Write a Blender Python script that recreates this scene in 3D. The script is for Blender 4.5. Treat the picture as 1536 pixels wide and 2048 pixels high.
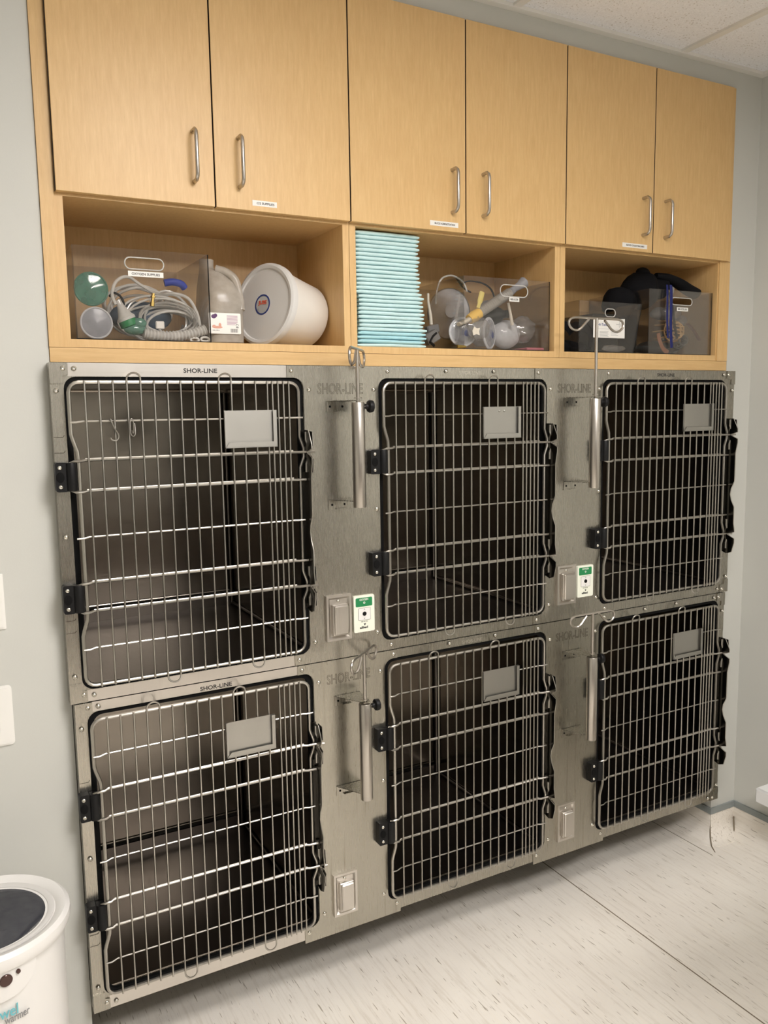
import bpy, math, random
from mathutils import Vector, Matrix, Euler
random.seed(7)
for o in list(bpy.data.objects): bpy.data.objects.remove(o)
sc = bpy.context.scene
COL = sc.collection
ZO = 1.66           # height of the reference line (door-wire tops) above the floor
PI = math.pi
# ------------------------------------------------------------------ camera
cam = bpy.data.cameras.new('camera'); camo = bpy.data.objects.new('camera', cam); COL.objects.link(camo)
cam.sensor_fit = 'VERTICAL'; cam.sensor_height = 36.0; cam.lens = 36.0*1643.895/2048
cam.clip_start = .05; cam.clip_end = 30
_r = [Vector((.8780, -.4785, -.0153)), Vector((-.0725, -.1012, -.9922)), Vector((.4732, .8722, -.1235))]
M = Matrix((( _r[0][0], -_r[1][0], -_r[2][0]), (_r[0][1], -_r[1][1], -_r[2][1]), (_r[0][2], -_r[1][2], -_r[2][2])))
camo.matrix_world = Matrix.Translation((-.2595, -1.8964, -.0689+ZO)) @ M.to_4x4()
sc.camera = camo
# ------------------------------------------------------------------ exposure / world
sc.view_settings.view_transform = 'Standard'; sc.view_settings.look = 'None'
sc.view_settings.exposure = EXPOSURE = -0.37; sc.view_settings.gamma = 1; sc.view_settings.use_curve_mapping = False
w = bpy.data.worlds.new('world'); sc.world = w; w.use_nodes = True
w.node_tree.nodes['Background'].inputs[0].default_value = (1, .95, .88, 1); w.node_tree.nodes['Background'].inputs[1].default_value = .05
LIGHT_W = 42.0      # emission strength of the ceiling troffer diffusers
TROFFERS = [(.55, -1.42, .30, .26), (.95, -2.45, .60, .28)]

def srgb(r, g, b):
    f = lambda c: c/12.92 if c <= .04045 else ((c+.055)/1.055)**2.4
    return (f(r/255), f(g/255), f(b/255), 1)
# ------------------------------------------------------------------ materials
def newmat(n):
    m = bpy.data.materials.new(n); m.use_nodes = True
    return m, m.node_tree, m.node_tree.nodes['Principled BSDF']
def plain(n, c, rough=.5, metal=0, spec=.5, emis=0, coat=0):
    m, t, b = newmat(n)
    b.inputs['Base Color'].default_value = c; b.inputs['Roughness'].default_value = rough
    b.inputs['Metallic'].default_value = metal; b.inputs['Specular IOR Level'].default_value = spec
    b.inputs['Coat Weight'].default_value = coat
    if emis: b.inputs['Emission Color'].default_value = c; b.inputs['Emission Strength'].default_value = emis
    nz = t.nodes.new('ShaderNodeTexNoise'); nz.inputs['Scale'].default_value = 60
    rm = t.nodes.new('ShaderNodeMapRange'); rm.inputs[3].default_value = max(.02, rough-.04); rm.inputs[4].default_value = min(1, rough+.04)
    t.links.new(nz.outputs['Fac'], rm.inputs[0]); t.links.new(rm.outputs[0], b.inputs['Roughness'])
    return m
def coords(t, scale=(1, 1, 1), rot=(0, 0, 0)):
    tc = t.nodes.new('ShaderNodeTexCoord'); mp = t.nodes.new('ShaderNodeMapping')
    mp.inputs['Scale'].default_value = scale; mp.inputs['Rotation'].default_value = rot
    g = t.nodes.new('ShaderNodeNewGeometry')
    t.links.new(g.outputs['Position'], mp.inputs[0]); return mp
def noise(t, mp, s, d=4, r=.6):
    n = t.nodes.new('ShaderNodeTexNoise'); n.inputs['Scale'].default_value = s; n.inputs['Detail'].default_value = d; n.inputs['Roughness'].default_value = r
    t.links.new(mp.outputs[0], n.inputs['Vector']); return n
def ramp(t, src, stops):
    r = t.nodes.new('ShaderNodeValToRGB')
    while len(r.color_ramp.elements) < len(stops): r.color_ramp.elements.new(.5)
    for e, (p, c) in zip(r.color_ramp.elements, stops): e.position = p; e.color = c
    t.links.new(src, r.inputs[0]); return r
def mix(t, a, b, f, mode='MIX'):
    m = t.nodes.new('ShaderNodeMix'); m.data_type = 'RGBA'; m.blend_type = mode
    for i, v in ((0, f), (6, a), (7, b)):
        if hasattr(v, 'links') or hasattr(v, 'is_linked'): t.links.new(v, m.inputs[i])
        else: m.inputs[i].default_value = v
    return m.outputs[2]
def bump(t, b, src, strength, dist=.001):
    bp = t.nodes.new('ShaderNodeBump'); bp.inputs['Strength'].default_value = strength; bp.inputs['Distance'].default_value = dist
    t.links.new(src, bp.inputs['Height']); t.links.new(bp.outputs[0], b.inputs['Normal'])

def steel(n, c, rough, streak=(1, 1, 1), wav=0.0, var=.12, smear=0):
    m, t, b = newmat(n); b.inputs['Metallic'].default_value = 1
    mp = coords(t, streak); n1 = noise(t, mp, 30, 6, .7)
    mp2 = coords(t, (1, 1, .6)); n2 = noise(t, mp2, 6, 3, .5)
    c0 = tuple(x*(1-var) for x in c[:3])+(1,); c1 = tuple(min(1, x*(1+var)) for x in c[:3])+(1,)
    r = ramp(t, n2.outputs['Fac'], [(.3, c0), (.7, c1)])
    col = r.outputs[0]
    if smear:   # dried drip marks running down the sheet
        mp3 = coords(t, (1, 1, .035)); n3 = noise(t, mp3, 62, 4, .65)
        rr = ramp(t, n3.outputs['Fac'], [(.58, (1, 1, 1, 1)), (.68, (.76, .74, .70, 1))])
        col = mix(t, col, rr.outputs[0], smear, 'MULTIPLY')
    t.links.new(col, b.inputs['Base Color'])
    rm = t.nodes.new('ShaderNodeMapRange'); rm.inputs[1].default_value = .3; rm.inputs[2].default_value = .7
    rm.inputs[3].default_value = rough-.02; rm.inputs[4].default_value = rough+.025
    t.links.new(n1.outputs['Fac'], rm.inputs[0]); t.links.new(rm.outputs[0], b.inputs['Roughness'])
    if wav:
        mp4 = coords(t, (1, 1, 2.2)); n4 = noise(t, mp4, 3.0, 2, .4); bump(t, b, n4.outputs['Fac'], wav, .02)
    return m
MT = {}
MT['steel'] = steel('brushed_steel', srgb(172, 168, 158), .27, (14, 14, .7), 0, .05, .12)
MT['steel_drip'] = steel('drip_marked_steel', srgb(174, 170, 159), .28, (14, 14, .7), 0, .05, .85)
MT['steel_bright'] = steel('pale_steel_and_lit_rail', srgb(206, 201, 194), .30, (.15, 1, 6), 0, .06, .2)  # for outlet covers, and left rails with reflected light in the colour
MT['steel_card'] = steel('card_steel', srgb(176, 174, 168), .42, (1, 1, 1), 0, .05)
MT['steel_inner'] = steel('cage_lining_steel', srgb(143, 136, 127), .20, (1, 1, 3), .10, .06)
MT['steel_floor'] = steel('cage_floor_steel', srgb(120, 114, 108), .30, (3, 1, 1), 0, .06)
MT['latch'] = plain('latch_steel', srgb(104, 101, 96), .2, 1)
MT['wire'] = plain('stainless_wire', srgb(180, 176, 168), .33, 1)
MT['screw'] = plain('screw_metal', srgb(222, 218, 208), .18, 1)
MT['etch'] = plain('embossed_steel', srgb(96, 90, 80), .45, 1)
MT['etch_pale'] = plain('embossed_pale_steel', srgb(205, 200, 190), .4, 1)
MT['black'] = plain('black_plastic', srgb(11, 11, 12), .5, 0, .3)
MT['gasket'] = plain('black_gasket', srgb(8, 8, 8), .8, 0, .2)
MT['ink'] = plain('black_ink', srgb(40, 38, 36), .6)
MT['nickel'] = plain('satin_nickel', srgb(190, 184, 176), .3, 1)
MT['sticker'] = plain('white_label', srgb(232, 230, 224), .5)
MT['white'] = plain('white_plastic', srgb(232, 230, 226), .32, 0, .5)
MT['whitebox'] = plain('white_box_paint', srgb(238, 238, 236), .4)
MT['plate'] = plain('white_plate', srgb(236, 234, 228), .35)
MT['pail'] = plain('white_pail_plastic', srgb(226, 222, 214), .35)
MT['lid'] = plain('white_lid_plastic', srgb(214, 212, 208), .4)
MT['gray'] = plain('grey_cap', srgb(140, 146, 144), .5)
MT['green'] = plain('green_print', srgb(28, 128, 74), .5)
MT['cream'] = plain('cream_plate', srgb(236, 238, 222), .4)
MT['teal'] = plain('teal_print', srgb(110, 185, 195), .5)
MT['greyink'] = plain('grey_print', srgb(135, 135, 135), .5)
MT['red'] = plain('red_print', srgb(214, 96, 70), .5)
MT['navy'] = plain('navy_print', srgb(44, 60, 120), .5)
MT['ribs'] = plain('pale_grey_ribs', srgb(164, 160, 152), .4)
MT['bluecloth'] = plain('blue_webbing', srgb(17, 26, 92), .8)
MT['blueplastic'] = plain('blue_grip', srgb(38, 62, 160), .6)
MT['dullblue'] = plain('slate_blue_bag', srgb(64, 84, 104), .6)
MT['darkwood'] = plain('dark_brown_laminate', srgb(74, 60, 48), .5)
MT['edge'] = plain('gap_shade_brown', srgb(34, 20, 16), .6)  # shade of the door gaps put into a dark brown
MT['brass'] = plain('brass', srgb(196, 170, 96), .25, 1)
MT['yellow'] = plain('yellow_foam', srgb(238, 196, 96), .6)
MT['paleyel'] = plain('pale_yellow', srgb(226, 208, 120), .6)
MT['tan'] = plain('tan_plastic', srgb(198, 162, 112), .5)
MT['leather'] = plain('brown_leather', srgb(140, 92, 64), .6)
MT['blackcloth'] = plain('black_nylon', srgb(14, 14, 17), .9, 0, .2)
MT['darkgrey'] = plain('dark_grey_plastic', srgb(52, 54, 52), .45)
MT['midgrey'] = plain('mid_grey_plastic', srgb(112, 110, 108), .5)
MT['beige'] = plain('beige_plastic', srgb(214, 206, 190), .5)
MT['purple'] = plain('purple_print', srgb(84, 40, 92), .5)
MT['lilac'] = plain('lilac_print', srgb(186, 160, 176), .6)
MT['skin'] = plain('pink_print', srgb(214, 160, 140), .6)
MT['pinkpad'] = plain('pink_pad', srgb(190, 110, 120), .6)
MT['button'] = plain('dark_button', srgb(74, 52, 46), .15, .3)
MT['emit'] = plain('light_diffuser', (1, .955, .935, 1), .5, 0, .5, LIGHT_W)
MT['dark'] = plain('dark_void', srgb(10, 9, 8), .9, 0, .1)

def wood(n, horiz=False):
    m, t, b = newmat(n)
    sc_ = (1.2, 1, 16) if horiz else (16, 16, 1.6)
    mp = coords(t, sc_); n1 = noise(t, mp, 9, 8, .70)
    n2 = noise(t, coords(t, (7, 7, .8) if not horiz else (.8, 7, 7)), 9, 5, .6)
    n3 = noise(t, coords(t, (1, 1, 3)), 3, 4, .6)
    r1 = ramp(t, n1.outputs['Fac'], [(.30, srgb(209, 172, 116)), (.55, srgb(217, 181, 125)), (.75, srgb(224, 189, 134))])
    r2 = ramp(t, n2.outputs['Fac'], [(.40, (1, 1, 1, 1)), (.60, (.965, .94, .92, 1)), (.66, (1, 1, 1, 1))])
    r3 = ramp(t, n3.outputs['Fac'], [(.35, (.98, .97, .96, 1)), (.65, (1.0, 1.0, 1.0, 1))])
    c = mix(t, r1.outputs[0], r2.outputs[0], .8, 'MULTIPLY'); c = mix(t, c, r3.outputs[0], 1.0, 'MULTIPLY')
    t.links.new(c, b.inputs['Base Color']); b.inputs['Roughness'].default_value = .42
    bump(t, b, n1.outputs['Fac'], .05, .0006); return m
MT['wood'] = wood('maple_veneer'); MT['woodh'] = wood('maple_veneer_horizontal', True)

def paint(n, c):
    m, t, b = newmat(n); mp = coords(t); n1 = noise(t, mp, 260, 3, .6); n2 = noise(t, mp, 2, 3, .5)
    c0 = tuple(x*.97 for x in c[:3])+(1,)
    r = ramp(t, n2.outputs['Fac'], [(.35, c0), (.65, c)]); t.links.new(r.outputs[0], b.inputs['Base Color'])
    b.inputs['Roughness'].default_value = .55; b.inputs['Specular IOR Level'].default_value = .35
    bump(t, b, n1.outputs['Fac'], .12, .0008); return m
MT['paint'] = paint('grey_green_wall_paint', srgb(203, 203, 196))

def tile():
    m, t, b = newmat('acoustic_tile'); mp = coords(t)
    v = t.nodes.new('ShaderNodeTexVoronoi'); v.inputs['Scale'].default_value = 95; t.links.new(mp.outputs[0], v.inputs['Vector'])
    n = noise(t, mp, 24, 3, .5); nf = noise(t, mp, 220, 3, .6)
    m1 = t.nodes.new('ShaderNodeMath'); m1.operation = 'MULTIPLY_ADD'; t.links.new(n.outputs['Fac'], m1.inputs[0]); m1.inputs[1].default_value = -.38; 
    t.links.new(v.outputs['Distance'], m1.inputs[2])
    r = ramp(t, m1.outputs[0], [(-.0, (.55, .51, .46, 1)), (.012, (1, 1, 1, 1))])
    r2 = ramp(t, nf.outputs['Fac'], [(.35, srgb(238, 239, 242)), (.65, srgb(250, 251, 254))])
    c = mix(t, r2.outputs[0], r.outputs[0], .55, 'MULTIPLY'); t.links.new(c, b.inputs['Base Color'])
    b.inputs['Roughness'].default_value = .9; bump(t, b, nf.outputs['Fac'], .4, .002); return m
MT['tile'] = tile(); MT['grid'] = plain('ceiling_grid_paint', srgb(232, 229, 222), .5)

def vinyl():
    m, t, b = newmat('flecked_vinyl')
    mp = coords(t); n2 = noise(t, mp, 3, 4, .6)
    base = ramp(t, n2.outputs['Fac'], [(.35, srgb(238, 232, 222)), (.65, srgb(246, 241, 231))])
    # short dark flecks running along Y
    mpA = coords(t, (1, .085, 1)); nA = noise(t, mpA, 170, 2, .5)
    fl = ramp(t, nA.outputs['Fac'], [(.30, (.42, .38, .32, 1)), (.345, (1, 1, 1, 1))])
    mpB = coords(t, (1, .05, 1)); nB = noise(t, mpB, 90, 5, .75)
    st = ramp(t, nB.outputs['Fac'], [(.35, (.88, .86, .83, 1)), (.5, (1, 1, 1, 1)), (.7, (1.0, .985, .96, 1))])
    c = mix(t, base.outputs[0], fl.outputs[0], .85, 'MULTIPLY'); c = mix(t, c, st.outputs[0], 1.0, 'MULTIPLY')
    t.links.new(c, b.inputs['Base Color']); b.inputs['Roughness'].default_value = .42; b.inputs['Specular IOR Level'].default_value = .4
    return m
MT['vinyl'] = vinyl(); MT['seam'] = plain('vinyl_seam', srgb(128, 116, 96), .6)

def clear(n, tint, gl=.06, rough=.05, extra=None, density=0.0):
    m = bpy.data.materials.new(n); m.use_nodes = True; t = m.node_tree
    for x in list(t.nodes): t.nodes.remove(x)
    out = t.nodes.new('ShaderNodeOutputMaterial'); tr = t.nodes.new('ShaderNodeBsdfTransparent'); tr.inputs[0].default_value = tint
    g = t.nodes.new('ShaderNodeBsdfGlossy'); g.inputs['Roughness'].default_value = rough
    lw = t.nodes.new('ShaderNodeLayerWeight'); lw.inputs['Blend'].default_value = .25
    mr = t.nodes.new('ShaderNodeMapRange'); mr.inputs[3].default_value = gl; mr.inputs[4].default_value = min(1, gl+.45); t.links.new(lw.outputs['Fresnel'], mr.inputs[0])
    mx = t.nodes.new('ShaderNodeMixShader'); t.links.new(mr.outputs[0], mx.inputs[0])
    t.links.new(tr.outputs[0], mx.inputs[1]); t.links.new(g.outputs[0], mx.inputs[2]); res = mx.outputs[0]
    if extra:   # milky body
        d = t.nodes.new('ShaderNodeBsdfDiffuse'); d.inputs[0].default_value = extra
        nz = noise(t, coords(t), 40, 3, .5); ad = t.nodes.new('ShaderNodeMapRange'); ad.inputs[1].default_value = .3; ad.inputs[2].default_value = .7
        dv = min(.08, density*.4); ad.inputs[3].default_value = density-dv; ad.inputs[4].default_value = min(1, density+dv); t.links.new(nz.outputs['Fac'], ad.inputs[0])
        m2 = t.nodes.new('ShaderNodeMixShader'); t.links.new(ad.outputs[0], m2.inputs[0]); t.links.new(res, m2.inputs[1]); t.links.new(d.outputs[0], m2.inputs[2]); res = m2.outputs[0]
    t.links.new(res, out.inputs[0]); return m
MT['acrylic'] = clear('clear_acrylic', (.95, .94, .93, 1), .02, .05, srgb(190, 185, 180), .012)
MT['tubing'] = clear('clear_tubing', (.92, .92, .92, 1), .18, .10, srgb(238, 237, 232), .58)
MT['clearcup'] = clear('clear_cup', (.93, .93, .93, 1), .06, .08, srgb(232, 234, 238), .60)
MT['tubing2'] = clear('clear_lens', (.93, .93, .93, 1), .14, .12, srgb(214, 216, 220), .30)
MT['greenclear'] = clear('green_clear_vinyl', (.45, .72, .62, 1), .10, .08, srgb(120, 172, 154), .42)
MT['jug'] = clear('milky_jug', (.80, .78, .74, 1), .05, .2, srgb(200, 192, 180), .55)
MT['smoke'] = clear('smoked_lid', (.30, .30, .33, 1), .10, .04, srgb(70, 72, 78), .45)
MT['film'] = clear('plastic_bag_film', (.93, .93, .93, 1), .12, .12, srgb(210, 205, 200), .14)
MT['frost'] = clear('frosted_grey', (.75, .76, .8, 1), .06, .2, srgb(176, 178, 184), .6)

def pad_mat(n, c):
    m, t, b = newmat(n); n1 = noise(t, coords(t), 60, 4, .6); b.inputs['Roughness'].default_value = .7
    r = ramp(t, n1.outputs['Fac'], [(.3, tuple(x*.9 for x in c[:3])+(1,)), (.7, c)]); t.links.new(r.outputs[0], b.inputs['Base Color'])
    bump(t, b, n1.outputs['Fac'], .3, .001); return m
MT['pad'] = pad_mat('aqua_pad', srgb(204, 234, 235)); MT['padblue'] = pad_mat('blue_pad', srgb(176, 222, 230))

# ------------------------------------------------------------------ mesh builder
class MB:
    def __init__(s): s.v = []; s.f = []; s.mi = []; s.sm = []; s.mats = []; s.cur = 0
    def mat(s, key):
        if key not in s.mats: s.mats.append(key)
        s.cur = s.mats.index(key); return s
    def add(s, vs, fs, smooth=False, M=None):
        o = len(s.v)
        if M is not None: vs = [M @ Vector(v) for v in vs]
        s.v += [tuple(v) for v in vs]
        for f in fs: s.f.append(tuple(i+o for i in f)); s.mi.append(s.cur); s.sm.append(smooth)
        return s
    def box(s, x0, y0, z0, x1, y1, z1, M=None, b=0.0):
        if b:   # chamfered box
            x0, x1 = sorted((x0, x1)); y0, y1 = sorted((y0, y1)); z0, z1 = sorted((z0, z1))
            vs = []; idx = {}
            for i, x in enumerate((x0, x1)):
                for j, y in enumerate((y0, y1)):
                    for k, z in enumerate((z0, z1)):
                        sx, sy, sz = (b if i == 0 else -b), (b if j == 0 else -b), (b if k == 0 else -b)
                        for a, p in (('x', (x, y+sy, z+sz)), ('y', (x+sx, y, z+sz)), ('z', (x+sx, y+sy, z))):
                            idx[(i, j, k, a)] = len(vs); vs.append(p)
            g = lambda i, j, k, a: idx[(i, j, k, a)]
            fs = []
            for i in (0, 1): fs.append([g(i, 0, 0, 'x'), g(i, 1, 0, 'x'), g(i, 1, 1, 'x'), g(i, 0, 1, 'x')])
            for j in (0, 1): fs.append([g(0, j, 0, 'y'), g(1, j, 0, 'y'), g(1, j, 1, 'y'), g(0, j, 1, 'y')])
            for k in (0, 1): fs.append([g(0, 0, k, 'z'), g(1, 0, k, 'z'), g(1, 1, k, 'z'), g(0, 1, k, 'z')])
            for i in (0, 1):
                for j in (0, 1): fs.append([g(i, j, 0, 'x'), g(i, j, 1, 'x'), g(i, j, 1, 'y'), g(i, j, 0, 'y')])
                for k in (0, 1): fs.append([g(i, 0, k, 'x'), g(i, 1, k, 'x'), g(i, 1, k, 'z'), g(i, 0, k, 'z')])
            for j in (0, 1):
                for k in (0, 1): fs.append([g(0, j, k, 'y'), g(1, j, k, 'y'), g(1, j, k, 'z'), g(0, j, k, 'z')])
            for i in (0, 1):
                for j in (0, 1):
                    for k in (0, 1): fs.append([g(i, j, k, 'x'), g(i, j, k, 'y'), g(i, j, k, 'z')])
            return s.add(vs, fs, False, M)
        vs = [(x, y, z) for x in (x0, x1) for y in (y0, y1) for z in (z0, z1)]
        return s.add(vs, [(0, 1, 3, 2), (4, 6, 7, 5), (0, 4, 5, 1), (2, 3, 7, 6), (0, 2, 6, 4), (1, 5, 7, 3)], False, M)
    def tube(s, pts, r, n=8, closed=False, M=None, flat=None):
        pts = [Vector(p) for p in pts]; m = len(pts); R = r if isinstance(r, (list, tuple)) else [r]*m
        vs = []; prev = None
        for i, p in enumerate(pts):
            if closed: d = pts[(i+1) % m]-pts[i-1]
            else: d = pts[min(i+1, m-1)]-pts[max(i-1, 0)]
            d = d.normalized() if d.length > 1e-9 else Vector((0, 0, 1))
            if prev is None:
                a = Vector((0, 0, 1)) if abs(d.z) < .9 else Vector((0, 1, 0)); u = d.cross(a).normalized()
            else: u = (prev - d*prev.dot(d)); u = u.normalized() if u.length > 1e-6 else d.orthogonal().normalized()
            prev = u; w2 = d.cross(u)
            for k in range(n):
                a = 2*PI*k/n; vs.append(p+(u*math.cos(a)+w2*math.sin(a)*(flat or 1))*R[i])
        fs = []
        for i in range(m if closed else m-1):
            j = (i+1) % m
            for k in range(n): fs.append((i*n+k, i*n+(k+1) % n, j*n+(k+1) % n, j*n+k))
        if not closed: fs += [tuple(range(n-1, -1, -1)), tuple(range((m-1)*n, m*n))]
        return s.add(vs, fs, True, M)
    def lathe(s, prof, M=None, n=32, smooth=True):
        vs = []; fs = []
        for (r, z) in prof:
            for k in range(n): a = 2*PI*k/n; vs.append((r*math.cos(a), r*math.sin(a), z))
        for i in range(len(prof)-1):
            for k in range(n): fs.append((i*n+k, i*n+(k+1) % n, (i+1)*n+(k+1) % n, (i+1)*n+k))
        if prof[0][0] > 1e-6: fs.append(tuple(range(n-1, -1, -1)))
        if prof[-1][0] > 1e-6: fs.append(tuple(range((len(prof)-1)*n, len(prof)*n)))
        return s.add(vs, fs, smooth, M)
    def prism(s, poly, h0, h1, axis='y', M=None):
        def P(a, b, h): return (a, h, b) if axis == 'y' else ((h, a, b) if axis == 'x' else (a, b, h))
        n = len(poly); vs = [P(a, b, h0) for a, b in poly]+[P(a, b, h1) for a, b in poly]
        fs = [tuple(range(n)), tuple(range(2*n-1, n-1, -1))]+[(i, (i+1) % n, n+(i+1) % n, n+i) for i in range(n)]
        return s.add(vs, fs, False, M)
    def ring(s, outer, inner, h0, h1, axis='y', M=None):
        def P(a, b, h): return (a, h, b) if axis == 'y' else ((h, a, b) if axis == 'x' else (a, b, h))
        n = len(outer); vs = []
        for L, h in ((outer, h0), (inner, h0), (outer, h1), (inner, h1)): vs += [P(a, b, h) for a, b in L]
        fs = []
        for i in range(n):
            j = (i+1) % n
            fs += [(i, j, n+j, n+i), (2*n+i, 3*n+i, 3*n+j, 2*n+j), (i, 2*n+i, 2*n+j, j), (n+i, n+j, 3*n+j, 3*n+i)]
        return s.add(vs, fs, False, M)
    def ball(s, c, r, M=None, n=12, sx=1, sy=1, sz=1):
        vs = []; fs = []; m = n//2
        for i in range(m+1):
            t = PI*i/m
            for k in range(n): a = 2*PI*k/n; vs.append((c[0]+r*sx*math.sin(t)*math.cos(a), c[1]+r*sy*math.sin(t)*math.sin(a), c[2]+r*sz*math.cos(t)))
        for i in range(m):
            for k in range(n): fs.append((i*n+k, (i+1)*n+k, (i+1)*n+(k+1) % n, i*n+(k+1) % n))
        return s.add(vs, fs, True, M)
    def text(s, txt, x, y, z, h, wid=None, depth=.0004, bold=0.0, M=None, outline=False):
        """raised lettering on a vertical face looking to -Y; x,z = centre"""
        cu = bpy.data.curves.new('t', 'FONT'); cu.body = txt; cu.size = 1; cu.extrude = .5; cu.offset = bold; cu.align_x = 'CENTER'; cu.align_y = 'CENTER'
        cu.resolution_u = 3
        if outline: cu.fill_mode = 'NONE'; cu.bevel_depth = .014
        ob = bpy.data.objects.new('t', cu); COL.objects.link(ob)
        dg = bpy.context.evaluated_depsgraph_get(); dg.update(); me = bpy.data.meshes.new_from_object(ob.evaluated_get(dg))
        if len(me.vertices):
            xs = [v.co.x for v in me.vertices]; ys = [v.co.y for v in me.vertices]; zs = [v.co.z for v in me.vertices]
            cx, cy = (min(xs)+max(xs))/2, (min(ys)+max(ys))/2; sz = h/(max(ys)-min(ys)); sx = (wid/(max(xs)-min(xs))) if wid else sz
            z0 = max(zs)-min(zs) or 1
            vs = [(x+(v.co.x-cx)*sx, y-(v.co.z-min(zs))/z0*depth, z+(v.co.y-cy)*sz) for v in me.vertices]
            s.add(vs, [tuple(p.vertices) for p in me.polygons], False, M)
        bpy.data.objects.remove(ob); bpy.data.curves.remove(cu); bpy.data.meshes.remove(me)
        return s
    def build(s, name, mat=None, parent=None, fit=True):
        """verts are in fit-frame world coordinates (z measured from the reference line)"""
        off = Vector((0, 0, ZO))
        if parent is not None:
            pl = Vector(parent.get('_o', (0, 0, 0))); off = off - pl
        me = bpy.data.meshes.new(name); me.from_pydata([tuple(Vector(v)+off) for v in s.v], [], s.f)
        keys = s.mats if s.mats else [mat]
        for k in keys: me.materials.append(MT[k])
        if s.mats: me.polygons.foreach_set('material_index', s.mi)
        me.polygons.foreach_set('use_smooth', s.sm)
        me.validate(); me.update(); me.set_sharp_from_angle(angle=math.radians(38))
        import bmesh
        bm = bmesh.new(); bm.from_mesh(me); bmesh.ops.recalc_face_normals(bm, faces=bm.faces); bm.to_mesh(me); bm.free()
        o = bpy.data.objects.new(name, me); COL.objects.link(o)
        if parent is not None: o.parent = parent; o['_o'] = tuple(Vector(parent.get('_o', (0, 0, 0))))
        return o
def thing(name, label, cat, x, y, z, group=None):
    o = bpy.data.objects.new(name, None); o.empty_display_size = .05; COL.objects.link(o); o.location = (x, y, z+ZO)
    o['_o'] = (x, y, z+ZO); o['label'] = label; o['category'] = cat
    if group: o['group'] = group
    return o
def tag(o, label, cat, group=None, kind=None):
    o['label'] = label; o['category'] = cat
    if group: o['group'] = group
    if kind: o['kind'] = kind
    return o
def struct(o): o['kind'] = 'structure'; return o
def plab(o, l): o['label'] = l; return o
def recentre(o):
    """move a one-mesh top-level thing's origin to its base"""
    vs = o.data.vertices; n = len(vs)
    cx = (min(v.co.x for v in vs)+max(v.co.x for v in vs))/2; cy = (min(v.co.y for v in vs)+max(v.co.y for v in vs))/2; cz = min(v.co.z for v in vs)
    o.data.transform(Matrix.Translation((-cx, -cy, -cz))); o.location = (cx, cy, cz); return o
def copytree(o, dx, dy, dz, label=None, group=None):
    def cp(a, par):
        c = a.copy(); COL.objects.link(c)
        if par is not None: c.parent = par
        for ch in [q for q in ORIG if q.parent == a]: cp(ch, c)
        return c
    ORIG = list(bpy.data.objects)
    r = cp(o, None); r.location = o.location+Vector((dx, dy, dz))
    if label: r['label'] = label
    if group: r['group'] = group
    return r
def arc(cx, cy, r, a0, a1, n=6): return [(cx+r*math.cos(math.radians(a0+(a1-a0)*i/n)), cy+r*math.sin(math.radians(a0+(a1-a0)*i/n))) for i in range(n+1)]
def rrect(x0, z0, x1, z1, r, n=5): return arc(x1-r, z1-r, r, 0, 90, n)+arc(x0+r, z1-r, r, 90, 180, n)+arc(x0+r, z0+r, r, 180, 270, n)+arc(x1-r, z0+r, r, 270, 360, n)
def sqmatch(x0, z0, x1, z1, n=5):
    o = []
    for (a, b) in ((x1, z1), (x0, z1), (x0, z0), (x1, z0)): o += [(a, b)]*(n+1)
    return o
def smooth_path(pts, k=5, closed=False):
    P = [Vector(p) for p in pts]; o = []
    n = len(P); rng = range(n) if closed else range(n-1)
    for i in rng:
        p0 = P[i-1] if (i > 0 or closed) else P[0]; p1 = P[i]; p2 = P[(i+1) % n]; p3 = P[(i+2) % n] if (i+2 < n or closed) else P[-1]
        for j in range(k):
            t = j/k; o.append(.5*((2*p1)+(p2-p0)*t+(2*p0-5*p1+4*p2-p3)*t*t+(-p0+3*p1-3*p2+p3)*t**3))
    if not closed: o.append(P[-1])
    return o

# ================================================================== SETTING
ZF, ZC, YW = -1.66, 1.022, .055
XL, XR = -.027, 2.141            # alcove jambs
XCOR = 2.272; XW0 = -1.9; YB = -4.3
b = MB(); b.box(XW0, YB, ZF-.05, XCOR+.1, .80, ZF); floor = struct(b.build('floor', 'vinyl'))
# alcove wall: left pier, right pier, soffit, back of the alcove
b = MB(); b.box(XW0, YW, ZF, XL, .80, ZC); b.box(XR+.006, YW, ZF, XCOR, .80, ZC); b.box(XL, YW, .965, XR+.006, .80, ZC); b.box(XL, .78, ZF, XR+.006, .80, .965)
struct(b.build('wall_back', 'paint'))
b = MB(); b.box(XCOR, YB, ZF, XCOR+.1, .80, ZC+.05); struct(b.build('wall_right', 'paint'))
b = MB(); b.box(XW0-.1, YB, ZF, XW0, .80, ZC+.05); struct(b.build('wall_left', 'paint'))
b = MB(); b.box(XW0-.1, YB-.1, ZF, XCOR+.1, YB, ZC+.05); struct(b.build('wall_front', 'paint'))
# ceiling: tiles in a T-bar grid
b = MB(); b.box(XW0, YB, ZC+.006, XCOR, .80, ZC+.05); struct(b.build('ceiling', 'tile'))
b = MB()
for k in range(-4, 2): x = 1.226+.65*k; b.box(x-.0125, YB, ZC-.001, x+.0125, YW, ZC+.0065)
for k in range(0, 3): y = -1.25-1.3*k; b.box(XW0, y-.0125, ZC-.0005, XCOR, y+.0125, ZC+.006)
b.box(XW0, YW-.022, ZC-.004, XCOR-.022, YW, ZC+.0055); b.box(XCOR-.022, YB, ZC-.004, XCOR, YW, ZC+.006)
struct(b.build('trim_1', 'grid'))
# floor seams
b = MB(); b.box(1.512, YB, ZF-.001, 1.516, .78, ZF+.0003); b.box(2.06, -.03, ZF-.001, 2.063, .5, ZF+.0003)
o = b.build('trim_2', 'seam'); struct(o)
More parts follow.
